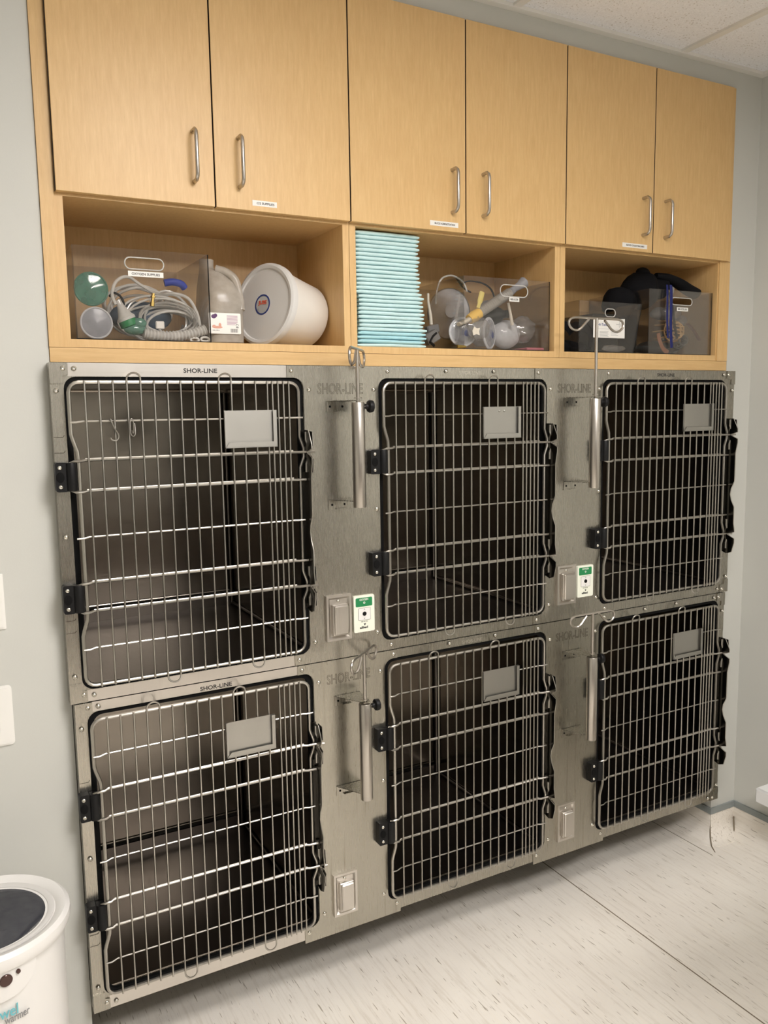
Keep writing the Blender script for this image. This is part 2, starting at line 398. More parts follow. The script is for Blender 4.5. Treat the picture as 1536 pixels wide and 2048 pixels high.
# flash cove base (floor vinyl curving up the wall) with its grey cap
def cove(name, p0, p1, nrm, ztop):
    """p0,p1: xy along the wall, nrm: direction into the room"""
    prof = [(.0, ztop), (.004, ztop)]+[(.004+.055*(1-math.cos(math.radians(a))), ZF+.001+.055*(1-math.sin(math.radians(a)))) for a in range(0, 91, 10)]
    prof = [(.001, ztop), (.004, ztop)]+[(.004+.055*(1-math.cos(math.radians(a))), ZF+.0015+.055*(1-math.sin(math.radians(a)))) for a in range(0, 91, 10)]+[(.059, ZF-.001), (.001, ZF-.001)]
    vs = []
    for p in (p0, p1): vs += [(p[0]+nrm[0]*d, p[1]+nrm[1]*d, z) for d, z in prof]
    n = len(prof); b = MB(); b.add(vs, [(i, (i+1) % n, n+(i+1) % n, n+i) for i in range(n)]+[tuple(range(n)), tuple(range(2*n-1, n-1, -1))], False)
    return b
o = cove('', (XR+.006, YW), (XCOR, YW), (0, -1), -1.562); struct(o.build('baseboard_back', 'vinyl'))
XJ = XR+.006
o = cove('', (XJ, YW), (XJ, .40), (-1, 0), -1.562); struct(o.build('baseboard_jamb', 'vinyl'))
prof = [(.001, -1.562), (.004, -1.562)]+[(.004+.055*(1-math.cos(math.radians(a))), ZF+.0015+.055*(1-math.sin(math.radians(a)))) for a in range(0, 91, 10)]+[(.059, ZF-.001), (.001, ZF-.001)]
b = MB(); vs = []; n = len(prof)
for k in range(9):
    a = PI+PI/2*k/8; vs += [(XJ+d*math.cos(a), YW+d*math.sin(a), z) for d, z in prof]
b.add(vs, [(k*n+i, k*n+(i+1) % n, (k+1)*n+(i+1) % n, (k+1)*n+i) for k in range(8) for i in range(n)], True); struct(b.build('baseboard_corner', 'vinyl'))
o = cove('', (XCOR, YB), (XCOR, YW), (-1, 0), -1.562); struct(o.build('baseboard_right', 'vinyl'))
o = cove('', (XW0, YW), (XL-.001, YW), (0, -1), -1.562); struct(o.build('baseboard_left', 'vinyl'))
b = MB(); b.box(XR-.001, YW-.007, -1.562, XCOR, YW, -1.540); b.box(XR-.001, YW, -1.562, XR+.006, .40, -1.540); b.box(XCOR-.007, YB, -1.562, XCOR, YW-.007, -1.540); b.box(XW0, YW-.007, -1.562, XL, YW, -1.540)
struct(b.build('trim_3', 'gray'))
# dark scuffs / splits in the cove corner seams
b = MB(); b.tube([(XR+.006-.004*.7, YW-.004*.7, -1.562), (XR+.0035, YW-.003, -1.603), (XR-.001, YW-.007, -1.622), (XR-.012, YW-.018, -1.642), (XR-.034, YW-.042, -1.658), (XR-.055, YW-.075, -1.660)], [.0007, .0010, .0022, .0024, .0020, .0016], 5)
b.tube([(XCOR-.008, YW-.009, -1.60), (XCOR-.014, YW-.016, -1.632), (XCOR-.024, YW-.026, -1.648)], .0024, 5)
struct(b.build('trim_4', 'seam'))
# recessed plinth that carries the cages
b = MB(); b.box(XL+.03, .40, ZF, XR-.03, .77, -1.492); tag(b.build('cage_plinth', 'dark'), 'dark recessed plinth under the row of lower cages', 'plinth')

# added unseen base cabinets behind the camera, a dark shape for the steel to reflect
t = thing('added_reflection_cabinet', 'added unseen brown base cabinets behind the camera that darken the steel reflections', 'cabinet', .2, YB+.3, ZF)
b = MB(); b.box(XW0+.01, YB+.005, ZF+.1, XCOR-.01, YB+.60, ZF+.86); b.box(XW0+.01, YB+.005, ZF, XCOR-.01, YB+.52, ZF+.1); b.build('carcass', 'darkwood', t)
b = MB(); b.box(XW0+.01, YB+.004, ZF+.86, XCOR-.01, YB+.63, ZF+.90); b.build('worktop', 'midgrey', t)
t = thing('added_shade_table', 'added unseen steel topped exam table right of the frame, casting soft shade on the floor', 'table', 1.6, -1.4, ZF)  # added out-of-view table, placed to cast the soft floor shadow
b = MB(); b.box(1.16, -1.75, -.80, 2.15, -1.00, -.765, None, .004); b.build('table_top', 'steel', t)
b = MB(); b.box(1.62, -1.50, ZF+.02, 1.78, -1.30, -.80); b.build('pedestal', 'steel', t)
b = MB(); b.box(1.48, -1.65, ZF, 1.92, -1.20, ZF+.03, None, .004); b.build('base', 'steel', t)
# ceiling troffers
for i, (x, y, sx, sy) in enumerate(TROFFERS):
    t = thing('ceiling_light', ['recessed ceiling light panel nearer the cages', 'recessed ceiling light panel farther from the cages'][i], 'ceiling light', x, y, ZC)
    b = MB(); b.ring([(x-sx-.02, y-sy-.02), (x+sx+.02, y-sy-.02), (x+sx+.02, y+sy+.02), (x-sx-.02, y+sy+.02)], [(x-sx, y-sy), (x+sx, y-sy), (x+sx, y+sy), (x-sx, y+sy)], ZC-.012, ZC+.002, 'z'); b.build('frame', 'grid', t)
    b = MB(); b.box(x-sx, y-sy, ZC-.008, x+sx, y+sy, ZC-.004); b.build('diffuser', 'emit', t)

# ================================================================== CAGES
DW, DH = .534, .6775
PX = [0, .773, 1.548]; PXL = [.006, .779, 1.548]; PZ = -.7587
RODS = [.033+.0299*k for k in range(15)]+[.4645, .479, .493, .507]
HZ = [(-.085, .0022), (-.170, .0032), (-.238, .0032), (-.340, .0022), (-.4425, .0032), (-.508, .0032), (-.592, .0022)]
names = [['top left', 'top middle', 'top right'], ['bottom left', 'bottom middle', 'bottom right']]
SH = 'SHOR-LINE'
def screw(b, x, y, z, r=.0058):
    M = Matrix.Translation((x, y, z)) @ Matrix.Rotation(PI/2, 4, 'X')
    b.lathe([(r*1.0, 0), (r*.96, r*.28), (r*.75, r*.52), (r*.42, r*.66), (r*.3, r*.50), (.0, r*.42)], M, 12)
def hinge(X, Z, zc, par):
    b = MB(); x0, x1 = X-.042, X-.004
    if X < .1: x0 = X-.037
    pr = rrect(x0, Z+zc-.032, X-.012, Z+zc+.032, .005, 3)
    b.prism(pr, .019, -.004, 'y')
    b.lathe([(.0105, -.031), (.0115, -.028), (.0115, .028), (.0105, .031)], Matrix.Translation((X-.004, -.001, Z+zc)), 14)
    b.box(X-.014, .0, Z+zc-.030, X+.004, .016, Z+zc+.030)
    h = b.build('hinge_block', 'black', par)
    xc = (x0+X-.014)/2-.002
    for dz in (-.021, .021): b = MB(); screw(b, xc, -.004, Z+zc+dz, .005); b.build('screw', 'screw', h)
    b = MB(); b.lathe([(.0085, -.001), (.0085, .0006), (.007, .0012), (0, .0008)], Matrix.Translation((xc, -.0045, Z+zc)) @ Matrix.Rotation(PI/2, 4, 'X') @ Matrix.Scale(1.35, 4, (0, 1, 0)), 16)
    b.build('cap', 'gasket', h)
def make_cage(col, row):
    X = (PXL if row else PX)[col]; Z = PZ*row
    XB = PX[col] + (.006 if row and col < 2 else 0)
    zt, zb = Z+(.0368 if row else .043), Z-(.7250 if row else .7195)
    xl = -.034 if col == 0 else XB-.020
    if row and col == 0: xl = -.026
    xr = XB+.572 if col < 2 else (2.145 if row == 0 else 2.134)
    lab = {(0, 0): 'upper left stainless steel cage, with an S hook hanging on its barred door', (1, 0): 'upper middle stainless steel cage, its card holder dimpled near the top edge', (2, 0): 'upper right stainless steel cage, its hinges beside the raised hook pole',
           (0, 1): 'lower left stainless steel cage beside the towel warmer', (1, 1): 'lower middle stainless steel cage with barred door', (2, 1): 'lower right stainless steel cage nearest the floor corner'}[(col, row)]
    t = thing('animal_cage', lab, 'cage', XB+.27, .3, zb, 'stainless steel animal cages')
    # opening
    ox0, ox1, oz0, oz1 = XB-.006, XB+.555, Z-.692, Z+.013
    if col == 2: ox0 = XB-.001
    inner = rrect(ox0, oz0, ox1, oz1, .026); outer = sqmatch(xl, zb, xr, zt)
    b = MB(); b.ring(outer, inner, .0195, .052)
    for sx in (xl,):   # side flange
        pass
    b.build('face_frame', 'steel', t)
    # top and bottom rails lapped over the frame
    b = MB(); rx0 = xl+.037 if col == 0 else XB+.030; rx1 = XB+.53 if col < 2 else xr-.045
    b.box(rx0, .0185, zb, rx1, .0196, oz0-.0005); b.build('rail', 'steel_bright' if col == 0 else 'steel', t)  # left column paler: reflected light put into the rail colour
    b = MB(); b.box(rx0, .0185, oz1+.0005, rx1, .0196, zt)
    rl = b.build('rail', 'steel_bright' if col == 0 else 'steel', t)
    b = MB()
    if col in (0, 2):
        if not (col == 2 and row): b.text(SH, XB+(.297 if col == 0 else .270), .0185, zt-.0150, .0105, .080 if col == 0 else .078, .0003, .02)
        if b.v: b.build('maker_mark', 'ink', rl)
    else:
        b.text(SH, XB+.285, .0185, zt-.014, .0100, .072, .0006, .01); b.build('maker_mark', 'etch_pale', rl)
    # gasket
    b = MB(); gi = rrect(ox0+.013, oz0+.008, ox1-.013, oz1-.010, .022); b.ring(inner, gi, .024, .034); b.build('gasket', 'gasket', t)
    # corner plates
    b = MB(); e = .016
    if col == 0:
        L = .050
        for zz, s in ((zt, -1), (zb, 1)):
            b = MB(); b.prism([(xl, zz), (xl+L-.012, zz), (xl+L-.012, zz+s*.026), (xl+.026, zz+s*.029), (xl+.026, zz+s*.045), (xl, zz+s*.045)], e, .0194); b.build('corner_plate', 'steel', t)
    if col == 2:
        for zz, s in ((zt, -1), (zb, 1)):
            b = MB(); b.prism([(xr, zz), (xr-.040, zz), (xr-.040, zz+s*.026), (xr-.018, zz+s*.029), (xr-.018, zz+s*.045), (xr, zz+s*.045)], e, .0194); b.build('corner_plate', 'steel', t)
    # screws
    sp = []
    if col == 0:
        sp += [(xl+.028, zt-.012), (xl+.051, zt-.012), (xl+.012, zt-.060), (xl+.013, Z-.338), (xl+.013, zb+.062), (xl+.030, zb+.018), (xl+.052, zb+.014)]
    if col == 2: sp += [(xr-.034, zt-.013), (xr-.056, zt-.013), (xr-.012, zt-.065), (xr-.012, zb+.055), (xr-.03, zb+.012), (xr-.052, zb+.014)]
    if col == 1: sp += [(XB+.205, zt-.010), (XB+.365, zt-.010)]
    if col == 2 and row: sp += [(XB+.20, zt-.010), (XB+.345, zt-.010)]
    for (sx_, sz_) in sp:
        b = MB(); screw(b, sx_, .0165, sz_, .0055); b.build('screw', 'screw', t)
    # slots pressed into the left stile
    if col == 0:
        b = MB()
        for zz in (Z-.118, Z-.152, Z-.528, Z-.556):
            if row == 0 or zz < Z-.14: b = MB(); b.tube([(xl+.001, .0192, zz), (xl+.020, .0192, zz), (xl+.023, .0192, zz+.004)], .0007, 5); b.build('slot_mark', 'etch', t)
    # lining
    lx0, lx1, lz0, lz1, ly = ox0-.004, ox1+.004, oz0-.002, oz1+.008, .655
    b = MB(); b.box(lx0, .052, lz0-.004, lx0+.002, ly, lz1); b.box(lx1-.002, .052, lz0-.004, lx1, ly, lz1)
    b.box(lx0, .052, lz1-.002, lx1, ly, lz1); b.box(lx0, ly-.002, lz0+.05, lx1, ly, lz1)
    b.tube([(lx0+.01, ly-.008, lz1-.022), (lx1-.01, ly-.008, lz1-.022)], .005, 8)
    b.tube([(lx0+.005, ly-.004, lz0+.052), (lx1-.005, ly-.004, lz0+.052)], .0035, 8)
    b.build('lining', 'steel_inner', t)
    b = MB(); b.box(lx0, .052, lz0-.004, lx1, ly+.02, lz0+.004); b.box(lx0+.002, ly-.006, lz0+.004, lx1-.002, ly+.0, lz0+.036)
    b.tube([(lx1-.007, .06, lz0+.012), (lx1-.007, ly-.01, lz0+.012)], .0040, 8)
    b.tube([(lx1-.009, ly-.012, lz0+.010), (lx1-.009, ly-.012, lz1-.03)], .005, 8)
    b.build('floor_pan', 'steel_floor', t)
    # hinges
    for zc in (-.204, -.475): hinge(X, Z, zc, t)
    # latch strip: bent plate standing off the face
    prof = [(-.022, -.116), (-.040, -.150), (-.040, -.160), (-.014, -.168), (-.014, -.173), (-.041, -.184), (-.041, -.196), (-.034, -.232), (-.034, -.326), (-.029, -.338), (-.022, -.352), (-.019, -.372), (-.024, -.392), (-.036, -.414),
            (-.036, -.470), (-.040, -.490), (-.041, -.498), (-.014, -.506), (-.014, -.511), (-.041, -.522), (-.041, -.536), (-.032, -.568), (-.012, -.576), (.018, -.566)]
    prof = [(.018, -.116)]+prof
    b = MB().mat('latch'); b.prism([(y, Z+z) for y, z in prof], X+.5475, X+.5495, 'x')
    b.mat('wire'); b.tube([(X+.5490, y, Z+z) for y, z in prof[1:-1]], .0014, 6); b.mat('latch')  # brighter bead along the lip paints in the edge highlight
    b.box(X+.5495, .0165, Z-.56, X+.560, .019, Z-.12)
    b.box(X+.541, .002, Z-.566, X+.5475, .0035, Z-.116)
    lt = b.build('latch_strip', None, t)
    for zz in (-.170, -.508):   # inner leaves of each catch
        b = MB()
        for s in (1, -1):
            b.mat('latch'); b.prism([(-.006, Z+zz+s*.004), (-.030, Z+zz+s*.016), (-.028, Z+zz+s*.05), (-.002, Z+zz+s*.052)], X+.5565, X+.558, 'x')
            b.mat('wire'); b.tube([(X+.5465, -.010, Z+zz+s*.050), (X+.5465, -.010, Z+zz+s*.030), (X+.556, -.014, Z+zz+s*.004)], .0032, 8)
            b.tube([(X+.5572, -.030, Z+zz+s*.016), (X+.5572, -.028, Z+zz+s*.05)], .0011, 6)  # edge highlight of the leaf painted in as a brighter bead
        b.build('catch', None, lt)
    # ---- door
    d = MB(); r = .0042; j = .012
    yaw = None
    left = [(X, 0, Z-.022), (X, 0, Z-.112), (X+.003, 0, Z-.124), (X+j-.001, 0, Z-.150), (X+j, 0, Z-.165), (X+j, 0, Z-.515), (X+j-.001, 0, Z-.525), (X+.003, 0, Z-.550), (X, 0, Z-.562), (X, 0, Z-DH+.022)]
    right = [(X+DW, 0, Z-DH+.022), (X+DW, 0, Z-.556), (X+DW, 0, Z-.544), (X+DW+.010, 0, Z-.520), (X+DW+.010, 0, Z-.498), (X+DW, 0, Z-.470), (X+DW, 0, Z-.208), (X+DW+.010, 0, Z-.182), (X+DW+.010, 0, Z-.160), (X+DW, 0, Z-.132), (X+DW, 0, Z-.022)]
    def cnr(cx, cz, a0, a1): return [(cx+.022*math.cos(math.radians(a)), 0, cz+.022*math.sin(math.radians(a))) for a in [a0+(a1-a0)*k/4 for k in range(1, 4)]]
    loop = left+cnr(X+.022, Z-DH+.022, 180, 270)+[(X+.022, 0, Z-DH), (X+DW-.022, 0, Z-DH)]+cnr(X+DW-.022, Z-DH+.022, 270, 360)+right+cnr(X+DW-.022, Z-.022, 0, 90)+[(X+DW-.022, 0, Z), (X+.022, 0, Z)]+cnr(X+.022, Z-.022, 90, 180)
    d.tube(loop, r, 8, True)
    for hz, hr in HZ:
        thick = hr > .003; z = Z+hz; yb = -.0035
        if thick:
            hs = 1 if hz in (-.170, -.4425) else -1
            a = [(X-.006, .001, z-hs*.014), (X-.005, -.001, z-hs*.004), (X+.004, -.0065, z), (X+.018, -.0065, z), (X+.026, -.002, z+.0015)]
            latch = hz in (-.170, -.508)
            e = [(X+.515, -.002, z), (X+.522, -.0065, z), (X+DW+.012, -.0085, z), (X+DW+(.034 if latch else .006), -.0085 if not latch else -.016, z)]
            d.tube(a+e, hr, 8)
            d.tube([(X+.026, -.0025, z+.0042), (X+.515, -.0025, z+.0042)], .0019, 6)
        else:
            d.tube([(X-.001, -.0045, z-.001), (X+.012, -.0055, z-.001), (X+.026, -.001, z+.001), (X+.515, -.001, z), (X+.524, -.0055, z), (X+DW+.008, -.0055, z)], hr, 6)
    tl = {3, 10}; bl = {5, 12}
    for k, rx in enumerate(RODS):
        x = X+rx; zt_ = Z+.004; zb_ = Z-DH-.004
        if k in (3, 4, 10, 11): zt_ = Z+.008
        if k in (5, 6, 12, 13): zb_ = Z-DH-.008
        d.tube([(x, -.006, zt_), (x, -.006, zb_)], .0021, 6)
    for k in (3, 10):
        xa, xb = X+RODS[k], X+RODS[k+1]; m_ = (xa+xb)/2; rr = (xb-xa)/2
        d.tube([(m_+rr*math.cos(a), -.006-.004*math.sin(a), Z+.008+rr*.85*math.sin(a)) for a in [PI*q/8 for q in range(9)]], .0021, 6)
    for k in (5, 12):
        xa, xb = X+RODS[k], X+RODS[k+1]; m_ = (xa+xb)/2; rr = (xb-xa)/2
        d.tube([(m_+rr*math.cos(a), -.006+.004*math.sin(a), Z-DH-.008+rr*.85*math.sin(a)) for a in [-PI*q/8 for q in range(9)]], .0021, 6)
    dr = d.build('door', 'wire', t); dr['label'] = 'barred wire door'
    # card holder plate with folded lips
    cx0 = {(0, 0): .340, (0, 1): .314, (1, 0): .308, (1, 1): .307, (2, 0): .322, (2, 1): .305}[(col, row)]+X-(.006 if row and col < 2 else 0)
    cw = {(0, 0): .130, (0, 1): .127}.get((col, row), .128 if (col < 2) else .136)
    cz1 = Z-.0655; cz0 = cz1-.085; y0 = -.0095; q = .010
    h = MB(); h.box(cx0, y0-.001, cz0, cx0+cw, y0, cz1)
    h.prism([(cx0, cz0-.002), (cx0+cw, cz0-.002), (cx0+cw-q, cz0+q), (cx0+q, cz0+q)], y0-.007, y0-.008)
    h.prism([(cx0+cw, cz0-.002), (cx0+cw, cz1), (cx0+cw-q, cz1), (cx0+cw-q, cz0+q)], y0-.007, y0-.008)
    h.prism([(cx0, cz0-.002), (cx0+.005, cz0+.006), (cx0+.005, cz1), (cx0, cz1)], y0-.005, y0-.006)
    h.box(cx0, y0-.008, cz0-.003, cx0+cw, y0, cz0-.0015); h.box(cx0+cw-.001, y0-.008, cz0-.002, cx0+cw, y0, cz1)
    if (col, row) == (1, 0):
        for dx in (.056, .073): h.ball((cx0+dx, y0-.001, cz1-.012), .0035, None, 10)
    h.build('card_holder', 'steel_card', dr)
    return t
for row in (0, 1):
    for col in (0, 1, 2): make_cage(col, row)

# ================================================================== DIVIDER PANELS between columns
def panel(c, row):
    X = (PXL if row else PX)[c]; Z = PZ*row; XN = (PXL if row else PX)[c+1]
    A, B = X+.556, XN-.006 if c == 0 else XN-.001
    zt, zb = Z+(.0368 if row else .043), Z-.7195-(.014 if row else 0)
    ot, ob = Z+.013, Z-.692; r = .026; tl, tr = X+.512, XN+.034
    if row: tl += .0
    poly = [(tl+.004, zt), (tr-.004, zt), (tr, zt-.004), (tr, ot+.000)]+arc(B+r, ot-r, r, 90, 180)+arc(B+r, ob+r, r, 180, 270)+[(tr, ob), (tr, zb+.004), (tr-.004, zb), (tl+.004, zb), (tl, zb+.004), (tl, ob)]+arc(A-r, ob+r, r, 270, 360)+arc(A-r, ot-r, r, 0, 90)+[(tl, ot), (tl, zt-.004)]
    # bottom lips of upper panels meet the lower ones
    where = ['between the left and middle columns of cages', 'between the middle and right columns of cages'][c]
    lab = ('upper stainless steel divider panel ' if row == 0 else 'lower stainless steel divider panel ')+where
    t = thing('divider_panel', lab, 'steel panel', (A+B)/2, .0178, zb, 'steel divider panels between the cages')
    b = MB()
    # build as strips so the concave outline triangulates safely
    b.box(A, .0165, zb, B, .0183, zt)
    for (xx0, xx1, cx, s) in ((tl, A, A-r, 1), (B, tr, B+r, -1)):
        inner_top = arc(cx, ot-r, r, 0 if s == 1 else 180, 90, 6); inner_bot = arc(cx, ob+r, r, 0 if s == 1 else 180, 270 if s == -1 else -90, 6)
        far = xx0 if s == 1 else xx1; near = A if s == 1 else B
        def fan(pts, far, near, zlim, zz):
            P = [(near, zlim)]+pts+[(far, zz)]+[(far, zlim)]
            # split: strip from arc points up to zlim
            for i in range(len(pts)-1):
                (xa, za), (xb, zb2) = pts[i], pts[i+1]
                b.prism([(xa, za), (xb, zb2), (xb, zlim), (xa, zlim)], .0165, .0183)
            xe = pts[-1][0]; b.prism([(xe, zz), (far, zz), (far, zlim), (xe, zlim)], .0165, .0183)
        fan(inner_top, far, near, zt, ot); fan(inner_bot, far, near, zb, ob)
    b.build('sheet', 'steel_drip' if row else 'steel', t)
    b = MB(); b.text(SH, (A+B)/2-.004, .0165, Z-.014, .027, .128, .0004, 0, None, True); b.build('embossed_logo', 'etch', t)
    for (sx, sz) in ((tl+.012, zt-.012), (A+.014, Z-.016), (B-.014, Z-.016), (tr-.012, zt-.012), (B-.010, Z-.33), (A+.014, Z-.665), (B-.014, Z-.665), (tl+.012, Z-.7195+.014), (tr-.012, Z-.7195+.014)):
        s_ = MB(); screw(s_, sx, .0165, sz); s_.build('screw', 'screw', t)
for c in (0, 1):
    for row in (0, 1): panel(c, row)

# ================================================================== IV POLE HOLDERS
def iv(x, z, rodtop, yaw, label, hw, loops_down=.032, knob_yaw=0):
    t = thing('drip_pole', label, 'IV pole', x, .016, z-.262, 'drip poles clamped to the divider panels')
    yt = -.060
    b = MB(); b.lathe([(.0, -.262), (.0155, -.262), (.0165, -.260), (.0165, -.002), (.0155, 0), (.0, 0)], Matrix.Translation((x, yt, z)), 24); b.build('sleeve', 'nickel', t)
    for zz, nm in ((z+.004, 1), (z-.247, 0)):
        b = MB(); xw = x-.052; xe = x+.012
        pol = [(xw, .0160), (xw+.075, .0160), (x+.014, yt+.004), (x+.010, yt-.012), (x-.010, yt-.012), (x-.014, yt+.004)]
        b.prism(pol, zz, zz+.0015, 'z'); b.prism([(xw, zz-.026), (xw+.075, zz-.026), (xw+.075, zz+.0015), (xw, zz+.0015)], .0145, .0162)
        b.box(xw+.020, .008, zz-.024, xw+.048, .0145, zz-.0225)
        b.build('bracket', 'steel', t)
        for dx in (.010, .045): b = MB(); b.lathe([(.003, 0), (.003, .0006), (0, .0006)], Matrix.Translation((xw+dx, .0146, zz-.013)) @ Matrix.Rotation(PI/2, 4, 'X'), 10); b.build('screw_hole', 'gasket', t)
    b = MB(); b.tube([(x, yt, z-.24), (x, yt, rodtop)], .0046, 10); b.lathe([(.010, 0), (.010, .002), (0, .002)], Matrix.Translation((x, yt, z+.010)), 16); b.build('rod', 'nickel', t)
    # hook bar with a teardrop loop at each end
    b = MB(); M_ = Matrix.Translation((x, yt, rodtop)) @ Matrix.Rotation(yaw, 4, 'Z')
    h = loops_down
    pr = [(hw*.33, 0, -h*.12), (hw*.42, 0, -h*.35), (hw*.60, 0, -h*.82), (hw*.72, 0, -h*1.0), (hw*.88, 0, -h*.92), (hw*1.0, 0, -h*.6), (hw*.99, 0, -h*.25), (hw*.85, 0, -.001), (hw*.6, 0, 0)]
    for p in pr[:3]: pass
    R_ = smooth_path([Vector((p[0], .004*(1 if i < 3 else 0), p[2])) for i, p in enumerate(pr)], 4)
    L_ = [Vector((-p.x, -p.y, p.z)) for p in R_]
    b.tube(R_+[Vector((0, 0, 0))]+L_[::-1], .0034, 8, False, M_)
    b.build('hook_bar', 'nickel', t)
    b = MB(); Mk = Matrix.Translation((x, yt, z-.010)) @ Matrix.Rotation(knob_yaw, 4, 'Z')
    b.tube([(.012, 0, 0), (.024, 0, 0)], .0022, 8, False, Mk)
    Ml = Mk @ Matrix.Translation((.020, 0, 0)) @ Matrix.Rotation(PI/2, 4, 'Y')
    b.mat('black'); b.lathe([(.006, 0), (.007, .006), (.0145, .009), (.0160, .012), (.0150, .020), (.0, .022)], Ml, 10, False)
    b.mats = ['nickel', 'black'] if b.mats == ['black'] else b.mats
    n = 9
    b.mi = [0 if i < (1*8+2) else 1 for i in range(len(b.f))]
    b.build('knob', None, t)
iv(.668, -.050, .080, math.radians(51), 'drip pole with end-on hook bar, above the top left steel cover plate', .085, .040)
iv(1.447, -.046, .184, math.radians(0), 'tallest drip pole, its wide hook bar raised in front of the open shelf', .103, .036)
iv(.672, -.825, -.690, math.radians(41), 'drip pole on the lower panel with its hook bar turned diagonally', .085, .034)
iv(1.451, -.826, -.690, math.radians(0), 'short drip pole with wide hook bar on the lower right panel', .086, .034)

# ================================================================== COVERED OUTLETS and OXYGEN PLATES
def outlet(x0, x1, z0, z1, label):
    t = thing('outlet_cover', label, 'outlet cover', (x0+x1)/2, .0165, z0, 'steel outlet covers')
    b = MB(); y = .0165
    o = [(x0, z0), (x1, z0), (x1, z1), (x0, z1)]; k = .006; i_ = [(x0+k, z0+k), (x1-k, z0+k), (x1-k, z1-k), (x0+k, z1-k)]
    b.ring(o, i_, y, y-.009); k2 = .011; i2 = [(x0+k2, z0+k2), (x1-k2, z0+k2), (x1-k2, z1-k2), (x0+k2, z1-k2)]
    b.add([(a, y-.009, c) for a, c in i_]+[(a, y-.004, c) for a, c in i2], [(q, (q+1) % 4, 4+(q+1) % 4, 4+q) for q in range(4)]+[(4, 5, 6, 7)])
    b.build('back_plate', 'steel_bright', t)
    b = MB(); xa, xb, za, zb_ = x0+.016, x1-.013, z0+.014, z1-.024
    b.box(xa, y-.016, za, xb, y-.004, zb_, None, .0015); b.box(xa+.003, y-.022, za+.003, xb-.001, y-.015, zb_-.002, None, .003); b.build('flap', 'steel_bright', t)
    b = MB(); b.ball(((x0+x1)/2-.001, y-.006, z1-.016), .0042, None, 10, 1, .5, 1); b.build('screw', 'screw', t)
outlet(.600, .672, -.668, -.547, 'steel flap outlet cover beside the oxygen plate on the upper left panel')
outlet(1.370, 1.443, -.670, -.549, 'steel flap outlet cover beside the oxygen plate on the upper right panel')
outlet(.602, .672, -1.440, -1.320, 'steel flap outlet cover low on the left lower panel')
outlet(1.382, 1.450, -1.440, -1.318, 'steel flap outlet cover low on the right lower panel')
def oxy(x0, x1, z0, z1, label):
    t = thing('oxygen_plate', label, 'oxygen outlet', (x0+x1)/2, .0165, z0, 'green and white oxygen outlets')
    b = MB(); b.prism(rrect(x0, z0, x1, z1, .004, 3), .0165, .0095); b.build('plate', 'cream', t)
    w_ = x1-x0; h = z1-z0; xc = (x0+x1)/2; y = .0095
    b = MB().mat('green'); b.prism(rrect(x0+.09*w_, z1-.30*h, x1-.11*w_, z1-.06*h, .003, 3), y, y-.0006)
    b.mat('sticker'); b.text('OXYGEN', xc-.001, y-.0006, z1-.11*h, .0055, .026, .0003, .02); b.text('o', xc, y-.0006, z1-.20*h, .006, None, .0003, .02)
    b.build('header_print', None, t)
    b = MB().mat('white'); b.prism(rrect(xc-.29*w_, z0+.33*h, xc+.29*w_, z0+.66*h, .002, 3), y, y-.0012)
    b.mat('greyink'); b.tube([(a, y-.0013, c) for a, c in rrect(xc-.29*w_, z0+.33*h, xc+.29*w_, z0+.66*h, .002, 3)], .0004, 4, True)
    b.text('^', xc, y-.0012, z0+.62*h, .004, None, .0003); b.text('v', xc, y-.0012, z0+.37*h, .004, None, .0003)
    b.build('socket_plate', None, t)
    b = MB().mat('black'); b.lathe([(.0058, 0), (.0058, .0010), (.004, .0016), (0, .0010)], Matrix.Translation((xc, y-.0012, z0+.5*h)) @ Matrix.Rotation(PI/2, 4, 'X'), 16); b.build('socket', None, t)
    b = MB().mat('ink'); b.text('USE NO OIL', xc, y, z0+.285*h, .0030, .020, .0003); b.text('v', xc+.001, y, z0+.205*h, .006, None, .0003, .06); b.text('allied', xc-.002, y, z0+.125*h, .0065, .024, .0003, .04); b.build('lower_print', None, t)
oxy(.6795, .741, -.656, -.557, 'white oxygen outlet with green header on the upper left panel')
oxy(1.4505, 1.514, -.656, -.557, 'white oxygen outlet with green header on the upper right panel')

